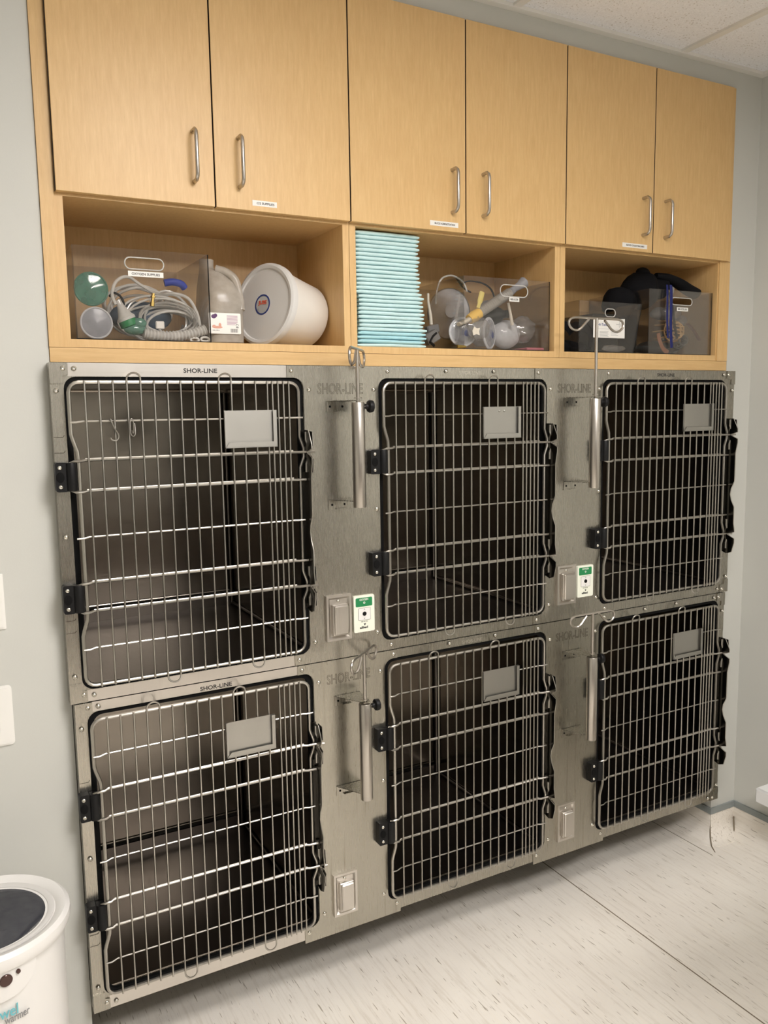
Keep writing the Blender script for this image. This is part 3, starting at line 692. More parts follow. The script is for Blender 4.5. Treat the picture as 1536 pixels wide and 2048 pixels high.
# ================================================================== CABINETS
ZD0, ZD1 = .4065, .957; YD = .035; YB2 = .365
units = [(-.027, .7085, .020, .690), (.7085, 1.4045, .727, 1.385), (1.4045, 2.141, 1.424, 2.085)]
doorx = [.0035, .3550, .7065, 1.0575, 1.4100, 1.7635, 2.1155]
texts = {1: ('O2 SUPPLIES', .476, .425, .062), 2: ('BLOOD ADMINISTRATION', .9865, .4245, .090), 4: ('BLOOD COLLECTING INFO', 1.686, .4225, .104)}
hx = {0: .306, 1: .4145, 2: 1.012, 3: 1.113, 4: 1.717, 5: 1.812}
ulabels = ['left maple wall cabinet above the white pail, with open shelf bay', 'middle maple wall cabinet above the stack of aqua pads, with open shelf bay', 'right maple wall cabinet above the muzzle bin, with open shelf bay']
for u, (x0, x1, i0, i1) in enumerate(units):
    t = thing('wall_cabinet', ulabels[u], 'cabinet', (x0+x1)/2, .2, .046, 'maple wall cabinets')
    b = MB(); zt_ = .962; e = .0006
    b.box(x0+e, YW-.002, .0785, i0, YB2, zt_); b.box(i1, YW-.002, .0785, x1-e, YB2, zt_)
    b.box(i0, YW-.002, .0785, i1, YB2, .0965); b.box(i0, YW-.002, .400, i1, YB2, .418); b.box(i0, YW+.02, zt_-.018, i1, YB2, zt_); b.box(i0, YB2-.012, .0965, i1, YB2, .400); b.box(i0, YB2-.012, .418, i1, YB2, zt_-.018)
    c_ = b.build('carcass', 'wood', t)
    if u == 0:
        b = MB(); b.box(x0+.0008, YW-.006, .0780, doorx[0]-.001, YW-.0025, zt_); b.build('filler_strip', 'wood', t)
    if u == 2:
        b = MB(); b.box(doorx[6]-.0255, YW-.006, .0780, x1-.001, YW-.0025, zt_-.556); b.build('filler_strip', 'wood', t)
        b = MB(); b.box(doorx[6]+.0025, YW-.006, .408, x1-.001, YW-.0025, zt_); b.build('filler_strip', 'wood', t)
    for k in (0, 1):
        d = 2*u+k; a, c = doorx[d]+.0017, doorx[d+1]-.0017
        b = MB(); b.box(a, YD, ZD0, c, YW-.0035, ZD1, None, .0008); dd = b.build('door', 'wood', t)
        for q in ((a-.0003, a+.0004), (c-.0004, c+.0003)): b = MB(); b.box(q[0], YD+.0012, ZD0+.0006, q[1], YW-.0036, ZD1-.0004); b.build('gap_shade_strip', 'edge', dd)  # dark strips paint the gap shade onto the door sides
        hz0, hz1 = .457, .567
        b = MB(); pts = [(hx[d], YD+.001, hz0), (hx[d], YD-.020, hz0), (hx[d], YD-.028, hz0+.006), (hx[d], YD-.031, hz0+.014), (hx[d], YD-.031, hz1-.014), (hx[d], YD-.028, hz1-.006), (hx[d], YD-.020, hz1), (hx[d], YD+.001, hz1)]
        b.tube(pts, .0048, 12); b.build('handle', 'nickel', dd)
        if d in texts:
            s_, tx, tz, tw = texts[d]
            b = MB().mat('sticker'); b.box(tx-tw/2, YD-.0005, tz-.0065, tx+tw/2, YD, tz+.0065); b.mat('ink'); b.text(s_, tx+.002, YD-.0005, tz, .0052, tw*.72, .0002, .02)
            plab(b.build('name_sticker', None, dd), 'white sticker reading '+s_)
b = MB(); b.box(XL+.001, YW-.004, .046, XR, .10, .0775); struct(b.build('trim_5', 'woodh'))

# ================================================================== SHELF CONTENTS
ZS = .0967      # shelf top
def bin_(x0, x1, y0, y1, z0, z1, label, txt, tx, tz, tw, hx0, hx1, hz0, hz1, th=.003, taper=0, txt_in=None, grp='clear acrylic bins'):
    t = thing('acrylic_bin', label, 'bin', (x0+x1)/2, (y0+y1)/2, z0, grp)
    # front with oval hand hole
    b = MB(); n = 5; hole = rrect(hx0, hz0, hx1, hz1, (hz1-hz0)*.48, n)
    b.ring(sqmatch(x0-0, z0, x1, z1, n), hole, y0, y0+th) if not taper else b.ring([(x1, z1)]*(n+1)+[(x0, z1-.0)]*(n+1)+[(x0, z0)]*(n+1)+[(x1-taper, z0)]*(n+1), hole, y0, y0+th)
    b.build('front_panel', 'acrylic', t)
    b = MB(); b.tube([(a, y0+th/2, c) for a, c in hole], .0016, 6, True); b.build('hand_hole_rim', 'tubing', t)
    for q in ((x0, y0+th, z0, x0+th, y1, z1), (x1-th-taper*.5, y0+th, z0, x1-taper*.5, y1, z1)):
        b = MB(); b.box(*q); b.build('side_panel', 'acrylic', t)
    b = MB(); b.box(x0+th, y1-th, z0, x1-th-taper*.5, y1, z1); b.build('back_panel', 'acrylic', t)
    b = MB(); b.box(x0+th, y0+th, z0, x1-th-taper, y1-th, z0+th); b.build('base', 'acrylic', t)
    b = MB(); e = .0013   # dark glued seams
    b.tube([(x0+.001, y0+.001, z0+.001), (x1-taper-.001, y0+.001, z0+.001)], e*1.7, 4); b.tube([(x1-taper-.001, y0+.001, z0+.001), (x1-.001, y0+.001, z1)], e, 4)
    b.build('glued_edge', 'gasket', t)
    if txt is not None:
        b = MB().mat('sticker'); b.box(tx-tw/2, y0-.0006, tz-.0060, tx+tw/2, y0, tz+.0060)
        if txt: b.mat('ink'); b.text(txt, tx, y0-.0006, tz, .0055, tw*.8, .0002, .02)
        plab(b.build('name_sticker', None, t), 'white sticker reading '+txt)
    return t
bin_(.034, .341, .066, .345, ZS, .302, 'clear acrylic bin full of coiled tubing, at the left end of the left shelf bay', 'OXYGEN SUPPLIES', .193, .2475, .080, .147, .235, .258, .284)
bin_(1.071, 1.378, .066, .345, ZS, .300, 'clear acrylic bin holding nebulizer cups and a yellow corrugated mouthpiece', 'NEBULIZER', 1.246, .2425, .036, 1.197, 1.296, .250, .283)
bin_(1.494, 1.756, .066, .300, ZS, .253, 'slanted clear acrylic bin with a white printed card on its front', None, 0, 0, 0, 1.600, 1.642, .208, .232, .003, .034)
bin_(1.787, 2.079, .066, .345, ZS, .304, 'clear acrylic bin heaped with dog muzzles, in the right shelf bay', 'MUZZLES', 1.937, .2445, .052, 1.889, 1.983, .258, .281)

def solo(b, name, mat, label, cat, group=None): return tag(recentre(b.build(name, mat)), label, cat, group)
# printed card on the slanted bin
b = MB().mat('sticker'); y = .0650; b.box(1.549, y-.0008, .143, 1.680, y, .203)
b.mat('navy'); b.text('Hi-Tensas', 1.592, y-.0008, .183, .0075, .050, .0002, .02)
b.mat('greyink'); b.text('card', 1.650, y-.0008, .186, .004, .014, .0002)
b.tube([(1.665+.0095*math.cos(a), y-.001, .185+.0125*math.sin(a)) for a in [2*PI*k/16 for k in range(16)]], .0005, 4, True); b.text('8', 1.665, y-.0008, .184, .010, None, .0002)
for k in range(5): b.box(1.575, y-.001, .161-.0035*k, 1.612-.004*(k % 2), y-.0008, .1620-.0035*k)
for k in range(4): b.box(1.622, y-.001, .162-.0035*k, 1.645+.007*(k % 2), y-.0008, .1627-.0035*k)
b.box(1.560, y-.001, .170, 1.672, y-.0008, .1704); b.box(1.560, y-.001, .152, 1.566, y-.0008, .163)
solo(b, 'info_card', None, 'white printed card leaning on the front of the slanted bin', 'card')

# aqua pads
zz = ZS; groups = [(5, .0106), (8, .0107), (6, .0108), (9, .01085)]
proto = None; n_all = 0; hs = []
for gi, (cnt, th) in enumerate(groups):
    for k in range(cnt): hs.append((gi, k, cnt, th))
topz = .397; total = sum(h[3] for h in hs); scale = (topz-ZS)/total
def pad_mesh(seed, x0, x1, th, mat, bl):
    rnd = random.Random(seed); b = MB(); nx, ny = 14, 3; r = th/2
    rows = []
    ph = rnd.uniform(0, 6); am = rnd.uniform(.0006, .0016)
    # cross-section in YZ (rounded fold in front), swept along X
    sec = [(.072+r*(1-math.cos(a))*1.0 - r*.0, r+r*.93*math.sin(a)) for a in [PI/2, PI*.3, PI*.12, 0, -PI*.12, -PI*.3, -PI/2]]
    sec = [(.072+r*(1-math.cos(a)), r+r*.94*math.sin(a)) for a in [PI/2, PI*.33, PI*.16, 0, -PI*.16, -PI*.33, -PI/2]]+[(.30, .03*r), (.325, .3*r), (.325, 1.7*r), (.30, 1.95*r)]
    vs = []; m = len(sec)
    for i in range(nx+1):
        x = x0+(x1-x0)*i/nx; u = i/nx
        edge = min(1, min(u, 1-u)*22+.62); wv = am*math.sin(ph+u*5.0)*(0 if i in (0, nx) else 1)
        for (yy, z) in sec: vs.append((x, yy+wv*1.5+.002*(1-edge), r+(z-r)*edge*(.93)+wv*.6+bl*math.sin(u*PI)))
    fs = []
    for i in range(nx):
        for k in range(m): fs.append((i*m+k, i*m+(k+1) % m, (i+1)*m+(k+1) % m, (i+1)*m+k))
    fs += [tuple(range(m)), tuple(range(nx*m, (nx+1)*m))]
    b.add(vs, fs, True)
    # double fold line on the front
    return b, mat
for i, (gi, k, cnt, th) in enumerate(hs):
    h = th*scale
    rnd = random.Random(100+i)
    x0 = .7345+[.003, .007, .0015, .0008][gi]+rnd.uniform(0, .003); x1 = [.950, .943, .934, .931][gi]+rnd.uniform(-.006, .004)
    b, mt = pad_mesh(i, x0, x1, h, 'padblue' if (gi == 0 and k in (1, 2, 3)) else 'pad', 0.0003)
    for q in range(len(b.v)): v = b.v[q]; b.v[q] = (v[0], v[1], v[2]+zz)
    lb = ['deeper blue folded absorbent pads at the foot of the aqua pile', 'folded aqua absorbent pads in the lower middle bundle of the pile', 'folded aqua absorbent pads in the upper middle bundle of the pile', 'folded aqua absorbent pads in the top bundle of the pile'][gi]
    solo(b, 'folded_pad', mt, lb, 'pad', lb.replace('folded ', 'folded '))
    zz += h

# water jug beside the bin
t = thing('water_jug', 'translucent gallon jug with a nursery water label, between bin and white pail', 'jug', .392, .17, ZS)
def loft(b, secs, n=24):
    """secs: (z, cx, cy, hx, hy, power)"""
    vs = []; fs = []
    for (z, cx, cy, hx_, hy, pw) in secs:
        for k in range(n):
            a = 2*PI*k/n; c, s_ = math.cos(a), math.sin(a)
            vs.append((cx+hx_*math.copysign(abs(c)**(2/pw), c), cy+hy*math.copysign(abs(s_)**(2/pw), s_), z))
    for i in range(len(secs)-1):
        for k in range(n): fs.append((i*n+k, i*n+(k+1) % n, (i+1)*n+(k+1) % n, (i+1)*n+k))
    fs += [tuple(range(n)), tuple(range((len(secs)-1)*n, len(secs)*n))]
    b.add(vs, fs, True)
b = MB(); cx, cy = .395, .165
loft(b, [(ZS, cx, cy, .042, .058, 4), (ZS+.006, cx, cy, .0485, .066, 4), (ZS+.10, cx, cy, .0495, .068, 4), (ZS+.125, cx-.001, cy, .048, .066, 3.6), (ZS+.15, cx-.004, cy+.004, .044, .058, 3), (ZS+.178, cx-.014, cy+.006, .031, .042, 2.4), (ZS+.190, cx-.026, cy+.007, .019, .019, 2), (ZS+.196, cx-.027, cy+.007, .017, .017, 2), (ZS+.212, cx-.027, cy+.007, .018, .018, 2)])
b.build('body', 'jug', t)
b = MB(); b.tube(smooth_path([(cx-.014, .140, ZS+.186), (cx+.010, .130, ZS+.178), (cx+.030, .122, ZS+.158), (cx+.038, .118, ZS+.115), (cx+.038, .112, ZS+.085)], 5), .0105, 10); b.build('handle', 'jug', t)
b = MB().mat('plate'); y = .0955; lx0, lx1, lz0, lz1 = .345, .426, .122, .172
b.prism(rrect(lx0, lz0, lx1, lz1, .003, 3), y, y+.001)
b.mat('purple'); b.ball((.358, y, .163), .0065, None, 10, 1, .06, .8); b.ball((.3625, y, .1655), .0045, None, 10, 1, .06, 1)
b.mat('lilac')
for k in range(8): b.box(.391, y-.0003, .1645-.0030*k, .418-.003*(k > 5)-.004*(k > 6), y, .1662-.0030*k)
b.mat('skin'); b.ball((.366, y, .1375), .009, None, 10, 1.5, .03, .35); b.ball((.373, y, .142), .006, None, 10, .6, .03, 1); b.ball((.358, y, .139), .005, None, 10, 1, .03, .8)
b.mat('ink'); b.text('1 GAL (3.78 L)', .362, y, .1295, .0032, .018, .0002, .02)
for k in range(11): b.box(.3995+.0017*k, y-.0003, .1255, .3995+.0017*k+(.0009 if k % 3 else .0005), y, .1345)
b.tube([(.4165+.003*math.cos(a), y-.0003, .1435+.003*math.sin(a)) for a in [2*PI*k/10 for k in range(10)]], .0005, 4, True); b.box(.4135, y-.0003, .1370, .4200, y, .1385)
plab(b.build('label', None, t), 'white product label with purple heart mark and barcode')

# white pail on its side
t = thing('pail', 'white plastic pail with lid lying on its side next to the jug', 'pail', .585, .19, ZS)
# axis from lid (left, towards viewer) to base (right, back)
c_l = Vector((.513, .150, ZS+.107)); c_b = Vector((.655, .215, ZS+.085)); ax = (c_b-c_l); L = ax.length; ax.normalize()
q_ = ax.to_track_quat('Z', 'Y').to_matrix().to_4x4(); Mp = Matrix.Translation(c_l) @ q_
b = MB(); b.lathe([(.098, .004), (.097, .02), (.089, L*.6), (.085, L-.012), (.080, L-.003), (.072, L), (.0, L)], Mp, 48); b.build('bucket', 'pail', t)
b = MB(); b.lathe([(.0, -.0045), (.0905, -.0045), (.0925, -.0085), (.099, -.0100), (.1050, -.007), (.1065, 0), (.1060, .009), (.1025, .012), (.098, .008)], Mp, 48); ld = b.build('lid', 'lid', t)
Mt = Mp @ Matrix.Rotation(PI, 4, 'X')       # lid face looking out (towards -axis)
b = MB().mat('navy'); b.lathe([(.0265, .0046), (.0265, .0052), (.0225, .0052), (.0225, .0046)], Mt @ Matrix.Translation((.006, .0, 0)), 36)
# lettering on the lid: local XY plane -> build upright text then map
b2 = MB(); b2.text('JUSS', 0, 0, 0, .013, .030, .0006, .04)
b.mat('white'); b.lathe([(.0225, .0048), (0, .0048)], Mt @ Matrix.Translation((.006, 0, 0)), 36)
ex = Vector((ax.y, -ax.x, 0)).normalized() * 1; ex = Vector((-ax.y, ax.x, 0)).normalized()*-1
up = Vector((0, 0, 1)) - ax*ax.z; up.normalize(); out = -ax
cen = c_l + (Mt.to_3x3() @ Vector((.006, 0, 0)))
b.mat('red'); b.add([cen + ex*(v[0]) + up*(v[2]+.004) + out*(.0052-v[1]) for v in b2.v], b2.f)
plab(b.build('round_sticker', None, ld), 'round sticker with navy ring and red lettering')

# ---- contents of the oxygen bin
def mask_disc(x, y, z, r, mat, rim, name, label, yaw=0):
    t = thing(name, label, 'mask', x, y, z-r, None)
    Mx = Matrix.Translation((x, y, z)) @ Matrix.Rotation(yaw, 4, 'Z') @ Matrix.Rotation(PI/2, 4, 'X')
    b = MB(); b.lathe([(r, 0), (r*.97, .012), (r*.80, .020), (r*.3, .022), (0, .022)], Mx @ Matrix.Translation((0, 0, -.022)) if False else Mx @ Matrix.Scale(-1, 4, (0, 0, 1)), 32); b.build('cone', mat, t)
    b = MB(); b.lathe([(r*.97, .001), (r*.6, .004), (0, .006)], Mx, 32); b.build('face', mat, t)
    b = MB(); b.tube([(x+r*math.cos(a)*math.cos(yaw), y-.001+r*math.cos(a)*math.sin(yaw), z+r*math.sin(a)) for a in [2*PI*k/32 for k in range(32)]], .0022, 8, True); b.tube([(x+.8*r*math.cos(a), y+.003, z+.8*r*math.sin(a)) for a in [2*PI*k/32 for k in range(32)]], .001, 6, True); b.build('rim', rim, t)
mask_disc(.076, .100, .213, .036, 'greenclear', 'greenclear', 'oxygen_mask', 'green tinted round mask pressed against the left side of the bin')
mask_disc(.081, .084, .136, .034, 'frost', 'clearcup', 'oxygen_mask', 'clear round cup lid below the green mask in the oxygen bin')
def coil(cx, cy, cz, rx, rz, turns, r, seed, tiltspread=.35):
    rnd = random.Random(seed); pts = []
    for i in range(int(turns*26)):
        a = 2*PI*i/26; f = i/(turns*26)
        pts.append((cx+rx*(1+.12*math.sin(a*.37+seed))*math.cos(a), cy+.012*math.sin(a*.61)+.05*(f-.5), cz+rz*(1+.15*math.sin(a*.23+seed*2))*math.sin(a)+.01*math.sin(a*.5)))
    b = MB(); b.tube(pts, r, 7); return b
solo(coil(.262, .165, .150, .062, .036, 7, .0033, 1), 'tubing_coil', 'tubing', 'clear oxygen tubing coiled at the right of the oxygen bin', 'tubing')
solo(coil(.205, .215, .185, .075, .050, 5, .0036, 3), 'tubing_coil', 'tubing', 'loose clear tubing loops under the hand hole of the oxygen bin', 'tubing')
solo(coil(.235, .14, .158, .080, .045, 4, .0026, 6), 'tubing_coil', 'tubing', 'thin clear tubing loops spread across the middle of the oxygen bin', 'tubing')
solo(coil(.275, .19, .165, .045, .055, 4, .0030, 9), 'tubing_coil', 'tubing', 'upright clear tubing loops behind the blue sleeve', 'tubing')
b = MB(); b.tube(smooth_path([(.128, .095, .180), (.122, .10, .205), (.135, .11, .235), (.165, .13, .25), (.20, .15, .235), (.235, .14, .215), (.265, .12, .216), (.30, .11, .205), (.318, .10, .17), (.325, .10, .135)], 6), .0038, 8)
solo(b, 'tubing_coil', 'tubing', 'single clear tube arching across the top of the oxygen bin', 'tubing')
b = MB(); b.tube(smooth_path([(.243, .10, .236), (.262, .098, .239), (.282, .10, .236), (.292, .105, .228)], 5), .0085, 10); solo(b, 'tube_grip', 'blueplastic', 'bright blue sleeve on a tube at the right of the oxygen bin', 'sleeve')
b = MB(); 
for a, c_, r in ((-.016, -.006, .0055), (-.006, .004, .004), (.004, .008, .006), (.008, .014, .004)):
    b.lathe([(r, a), (r, c_), (0, c_)], Matrix.Translation((.213, .096, .196)) @ Matrix.Rotation(.15, 4, 'Y'), 6, False)
solo(b, 'brass_fitting', 'brass', 'small brass hose fitting hanging in the oxygen bin', 'fitting')
pts = smooth_path([(.186, .090, .117), (.22, .088, .112), (.26, .086, .112), (.30, .086, .119), (.334, .086, .130)], 10)
b = MB(); b.tube(pts, [.0115+.0016*(1 if i % 2 else -1) for i in range(len(pts))], 14); solo(b, 'corrugated_tube', 'tubing', 'short clear corrugated tube on the floor of the oxygen bin', 'tube')
t = thing('mask_valve', 'clear cone valve with green collar in the oxygen bin', 'valve', .143, .10, .12)
Mv = Matrix.Translation((.139, .098, .178)) @ Matrix.Rotation(math.radians(158), 4, 'Y')
b = MB(); b.lathe([(.006, -.014), (.008, 0), (.016, .022), (.021, .028), (.021, .034)], Mv, 24); b.build('cone', 'tubing', t)
b = MB(); b.lathe([(.019, .034), (.020, .036), (.020, .048), (.017, .050), (.0, .050)], Mv, 24); b.build('collar', 'green', t)
b = MB(); b.ball((.168, .092, .126), .024, Matrix.Identity(4), 16, 1.1, .5, .55); b.ball((.178, .090, .140), .017, None, 14, 1, .6, .7); solo(b, 'breathing_bag', 'greenclear', 'crumpled green clear bag beside the valve in the oxygen bin', 'bag')
b = MB(); b.ball((.205, .19, .165), .05, None, 18, 1.5, .5, .75); solo(b, 'breathing_bag', 'dullblue', 'slate blue bag behind the tubing in the oxygen bin', 'bag')
b = MB(); b.tube(smooth_path([(.118, .11, .20), (.126, .10, .207), (.140, .10, .200), (.147, .10, .183), (.140, .10, .172)], 5), .0028, 8); solo(b, 'cable_loop', 'black', 'small black cable loop above the valve in the oxygen bin', 'cable')
b = MB(); b.box(.216, .088, .128, .236, .096, .146, None, .002); solo(b, 'foil_packet', 'plate', 'small white packet above the corrugated tube in the oxygen bin', 'packet')
for k, (x, z) in enumerate(((.305, .104), (.330, .106))):
    b = MB(); b.tube([(x+.010*math.cos(a), .082, z+.005*math.sin(a)) for a in [2*PI*q/14 for q in range(14)]], .0026, 6, True)
    solo(b, 'gasket_ring', 'plate', ['white ring lying under the corrugated tube, left of two', 'white ring lying at the right corner of the oxygen bin'][k], 'ring')

# ---- contents of the nebulizer bin
def cup(x, y, z, r, d, yaw, tilt, label, n_='nebulizer_cup'):
    t = thing(n_, label, 'cup', x, y, z-r)
    Mx = Matrix.Translation((x, y, z)) @ Matrix.Rotation(yaw, 4, 'Z') @ Matrix.Rotation(PI/2+tilt, 4, 'X')
    b = MB(); b.lathe([(r*.62, -d), (r*.80, -d*.8), (r*.86, -.004), (r*1.0, 0), (r*1.0, .005), (r*.9, .007), (r*.86, .002), (r*.5, -.004), (0, -.004)], Mx, 32); b.build('shell', 'clearcup', t)
    b = MB(); b.lathe([(r*.9, .006), (r*.6, .009), (0, .010)], Mx, 28); b.build('front_lens', 'tubing2', t)
    b = MB(); b.tube([Mx @ Vector((r*math.cos(a), r*math.sin(a), .003)) for a in [2*PI*k/32 for k in range(32)]], .0028, 8, True); b.build('rim', 'clearcup', t)
    b = MB(); b.lathe([(r*.40, -.002), (r*.45, .004), (r*.2, .010), (0, .010)], Mx @ Matrix.Translation((r*.25, -r*.1, 0)), 14); b.build('insert', 'navy', t)
cup(1.098, .115, .150, .040, .04, -.25, 0, 'round clear nebulizer cup nearest the left wall of the nebulizer bin')
cup(1.185, .110, .148, .044, .045, .55, 0, 'larger round clear nebulizer cup with blue insert in the middle of the bin')
b = MB(); b.ball((1.27, .14, .150), .043, None, 20, 1.15, .8, 1.0); solo(b, 'spacer_chamber', 'clearcup', 'cloudy domed chamber to the right of the nebulizer cups', 'chamber')
b = MB(); rnd = random.Random(5)
b.ball((1.325, .13, .165), .045, None, 16, 1.0, .7, .85)
for q in range(len(b.v)): v = b.v[q]; b.v[q] = (v[0]+rnd.uniform(-.004, .004), v[1]+rnd.uniform(-.004, .004), v[2]+rnd.uniform(-.004, .004))
solo(b, 'plastic_bag', 'film', 'crinkled clear bag at the right end of the nebulizer bin', 'bag')
b = MB(); b.ball((1.135, .088, .160), .034, None, 14, 1.2, .4, 1.0)
for q in range(len(b.v)): v = b.v[q]; b.v[q] = (v[0]+rnd.uniform(-.004, .004), v[1]+rnd.uniform(-.002, .002), v[2]+rnd.uniform(-.004, .004))
solo(b, 'plastic_bag', 'film', 'crinkled clear bag wrapped over the nebulizer cups', 'bag')
t = thing('nebulizer_mouthpiece', 'grey corrugated tube with yellow collar and beige mouthpiece slanting out of the bin', 'mouthpiece', 1.17, .11, .17)
p0, p1 = Vector((1.142, .098, .202)), Vector((1.262, .108, .268))
pts = [p0.lerp(p1, i/36) for i in range(37)]; b = MB(); b.tube(pts, [.0140+.0016*(1 if i % 2 else -1) for i in range(37)], 14); b.build('corrugated_tube', 'ribs', t)
b = MB(); b.tube([p1, p1+Vector((.022, .003, .014)), p1+Vector((.040, .004, .024)), p1+Vector((.056, .005, .034))], [.012, .010, .012, .017], 14); b.build('flared_end', 'frost', t)
b = MB(); b.tube([p0+Vector((.003, 0, .001)), p0+Vector((-.018, -.002, -.010)), p0+Vector((-.034, -.003, -.019))], [.0155, .0165, .0140], 14); b.build('collar', 'yellow', t)
b = MB(); b.tube([p0+Vector((-.030, -.003, -.017)), p0+Vector((-.052, -.004, -.026)), p0+Vector((-.072, -.005, -.034))], [.012, .0115, .010], 14, False, None, .6); b.build('mouthpiece', 'beige', t)
b = MB(); b.tube(smooth_path([(1.137, .092, .217), (1.142, .09, .235), (1.150, .09, .262)], 4), [.006]*4+[.009]*4+[.008], 10, False, None, .5); b.build('tab', 'paleyel', t)
def facemask(x, y, z, r, yaw, mat, label):
    t = thing('face_mask', label, 'mask', x, y, z-r)
    Mx = Matrix.Translation((x, y, z)) @ Matrix.Rotation(yaw, 4, 'Z') @ Matrix.Rotation(PI/2, 4, 'X') @ Matrix.Scale(1.2, 4, (0, 1, 0))
    b = MB(); b.lathe([(r, 0), (r*1.05, .006), (r*.8, .02), (r*.45, .05), (r*.28, .06), (r*.28, .075)], Mx, 24); b.build('cone', mat, t)
    b = MB(); b.tube([Mx @ Vector((r*1.02*math.cos(a), r*1.02*math.sin(a), 0)) for a in [2*PI*k/28 for k in range(28)]], .006, 8, True); b.build('cushion', 'midgrey', t)
facemask(1.130, .235, .215, .058, -.5, 'clearcup', 'large grey clear face mask at the back of the nebulizer bin')
facemask(1.225, .170, .205, .034, .3, 'darkgrey', 'small dark face mask below the nebulizer sticker')
b = MB(); b.tube(smooth_path([(1.075, .22, .24), (1.080, .22, .285), (1.105, .23, .318), (1.145, .235, .328), (1.185, .24, .312), (1.20, .24, .285)], 6), .0028, 8); solo(b, 'tubing_coil', 'tubing', 'clear tube looping above the rim of the nebulizer bin', 'tubing')
b = MB(); b.tube(smooth_path([(1.165, .25, .33), (1.185, .25, .308), (1.21, .25, .318), (1.26, .25, .316), (1.295, .25, .300), (1.31, .25, .275)], 6), .005, 6, False, None, .4); b.tube(smooth_path([(1.165, .25, .33), (1.19, .25, .30), (1.22, .25, .285)], 5), .005, 6, False, None, .4); solo(b, 'head_strap', 'blackcloth', 'black strap loop at the back of the nebulizer bin', 'strap')
b = MB(); b.tube([(1.020, .175, .262), (1.021, .176, .240), (1.030, .178, .200), (1.033, .18, .175)], [.0035, .0035, .0045, .0050], 8); solo(b, 'plastic_rod', 'beige', 'pale upright stem standing left of the nebulizer bin', 'stem')
b = MB(); b.tube([(1.243, .090, .236), (1.248, .090, .215), (1.254, .09, .190), (1.258, .09, .172)], [.004, .004, .0048, .0050], 8); solo(b, 'plastic_rod', 'beige', 'pale slanting stem under the nebulizer sticker', 'stem')
b = MB(); b.box(-.022, -.012, -.016, .022, .012, .016, Matrix.Translation((1.015, .150, .135)) @ Matrix.Rotation(-.5, 4, 'Y'), .003); b.box(-.02, -.01, -.012, .02, .012, .012, Matrix.Translation((1.030, .17, .160)) @ Matrix.Rotation(-.2, 4, 'Y'), .003); solo(b, 'plastic_adapter', 'midgrey', 'boxy grey adapter between the aqua pile and the nebulizer bin', 'adapter')
b = MB(); b.tube([(.985, .110, .118), (.998, .115, .135), (1.012, .118, .145)], .003, 6); b.tube([(.985, .110, .118), (1.00, .112, .108)], .004, 6); solo(b, 'small_clip', 'black', 'small black clip beside the foot of the aqua pile', 'clip')
b = MB(); b.tube([(1.045, .062, .104), (1.058, .060, .104), (1.072, .060, .104)], [.005, .004, .0025], 8); solo(b, 'small_clip', 'brass', 'tiny brass clip at the lower left corner of the nebulizer bin', 'clip')
b = MB(); b.prism([(1.098, .149), (1.104, .160), (1.114, .156), (1.124, .158), (1.121, .148), (1.123, .137), (1.112, .140), (1.101, .136)], .064, .0655); b.text('RX', 1.111, .064, .1475, .010, None, .0002, .02)
solo(b, 'paper_tag', 'beige', 'small cream star-shaped tag on the nebulizer bin front', 'tag')
b = MB(); b.box(1.30, .075, ZS+.003, 1.366, .16, ZS+.011, None, .002); solo(b, 'folded_cloth', 'pinkpad', 'flat pink packet on the floor of the nebulizer bin', 'packet')

# ---- contents of the two right-hand bins
def blob(pts, r, flat=1): b = MB(); b.tube(smooth_path(pts, 5), r, 10, False, None, flat); return b
for k, (a, lb) in enumerate((([(1.440, .12, .13), (1.455, .11, .172), (1.480, .11, .180), (1.512, .115, .150), (1.52, .12, .11)], 'black muzzle strap arching at the left of the right shelf bay'),
                             ([(1.530, .13, .11), (1.535, .12, .16), (1.562, .12, .178), (1.595, .125, .160), (1.60, .13, .12)], 'black muzzle strap arching behind the slanted bin front'))):
    b = MB(); b.tube(smooth_path(a, 6), .013, 10, False, None, .3); solo(b, 'strap_loop', 'blackcloth', lb, 'strap')
b = MB(); b.tube([(1.435, .082, .215), (1.435, .082, .150)], .003, 8); b.tube([(1.435, .082, .168), (1.435, .082, .150)], .0045, 8); solo(b, 'zip_pull', 'beige', 'thin pale stem at the left end of the right shelf bay', 'stem')
b = MB(); b.ball((1.475, .17, .115), .05, None, 16, 1.2, 1.2, .55); b.ball((1.56, .19, .115), .045, None, 16, 1.4, 1.2, .6); solo(b, 'folded_muzzle', 'blackcloth', 'black fabric heap inside the slanted bin', 'muzzle')
b = MB(); b.box(1.60, .12, ZS+.004, 1.715, .28, .225, None, .01); solo(b, 'dark_pouch', 'darkgrey', 'dark grey pouch filling the right of the slanted bin', 'pouch')
b = MB(); b.ball((1.66, .090, .113), .02, None, 14, 2.6, .5, .5)
for q in range(len(b.v)): v = b.v[q]; b.v[q] = (v[0]+rnd.uniform(-.003, .003), v[1], v[2]+rnd.uniform(-.003, .003))
solo(b, 'plastic_bag', 'film', 'crumpled clear wrap along the bottom of the slanted bin', 'bag')
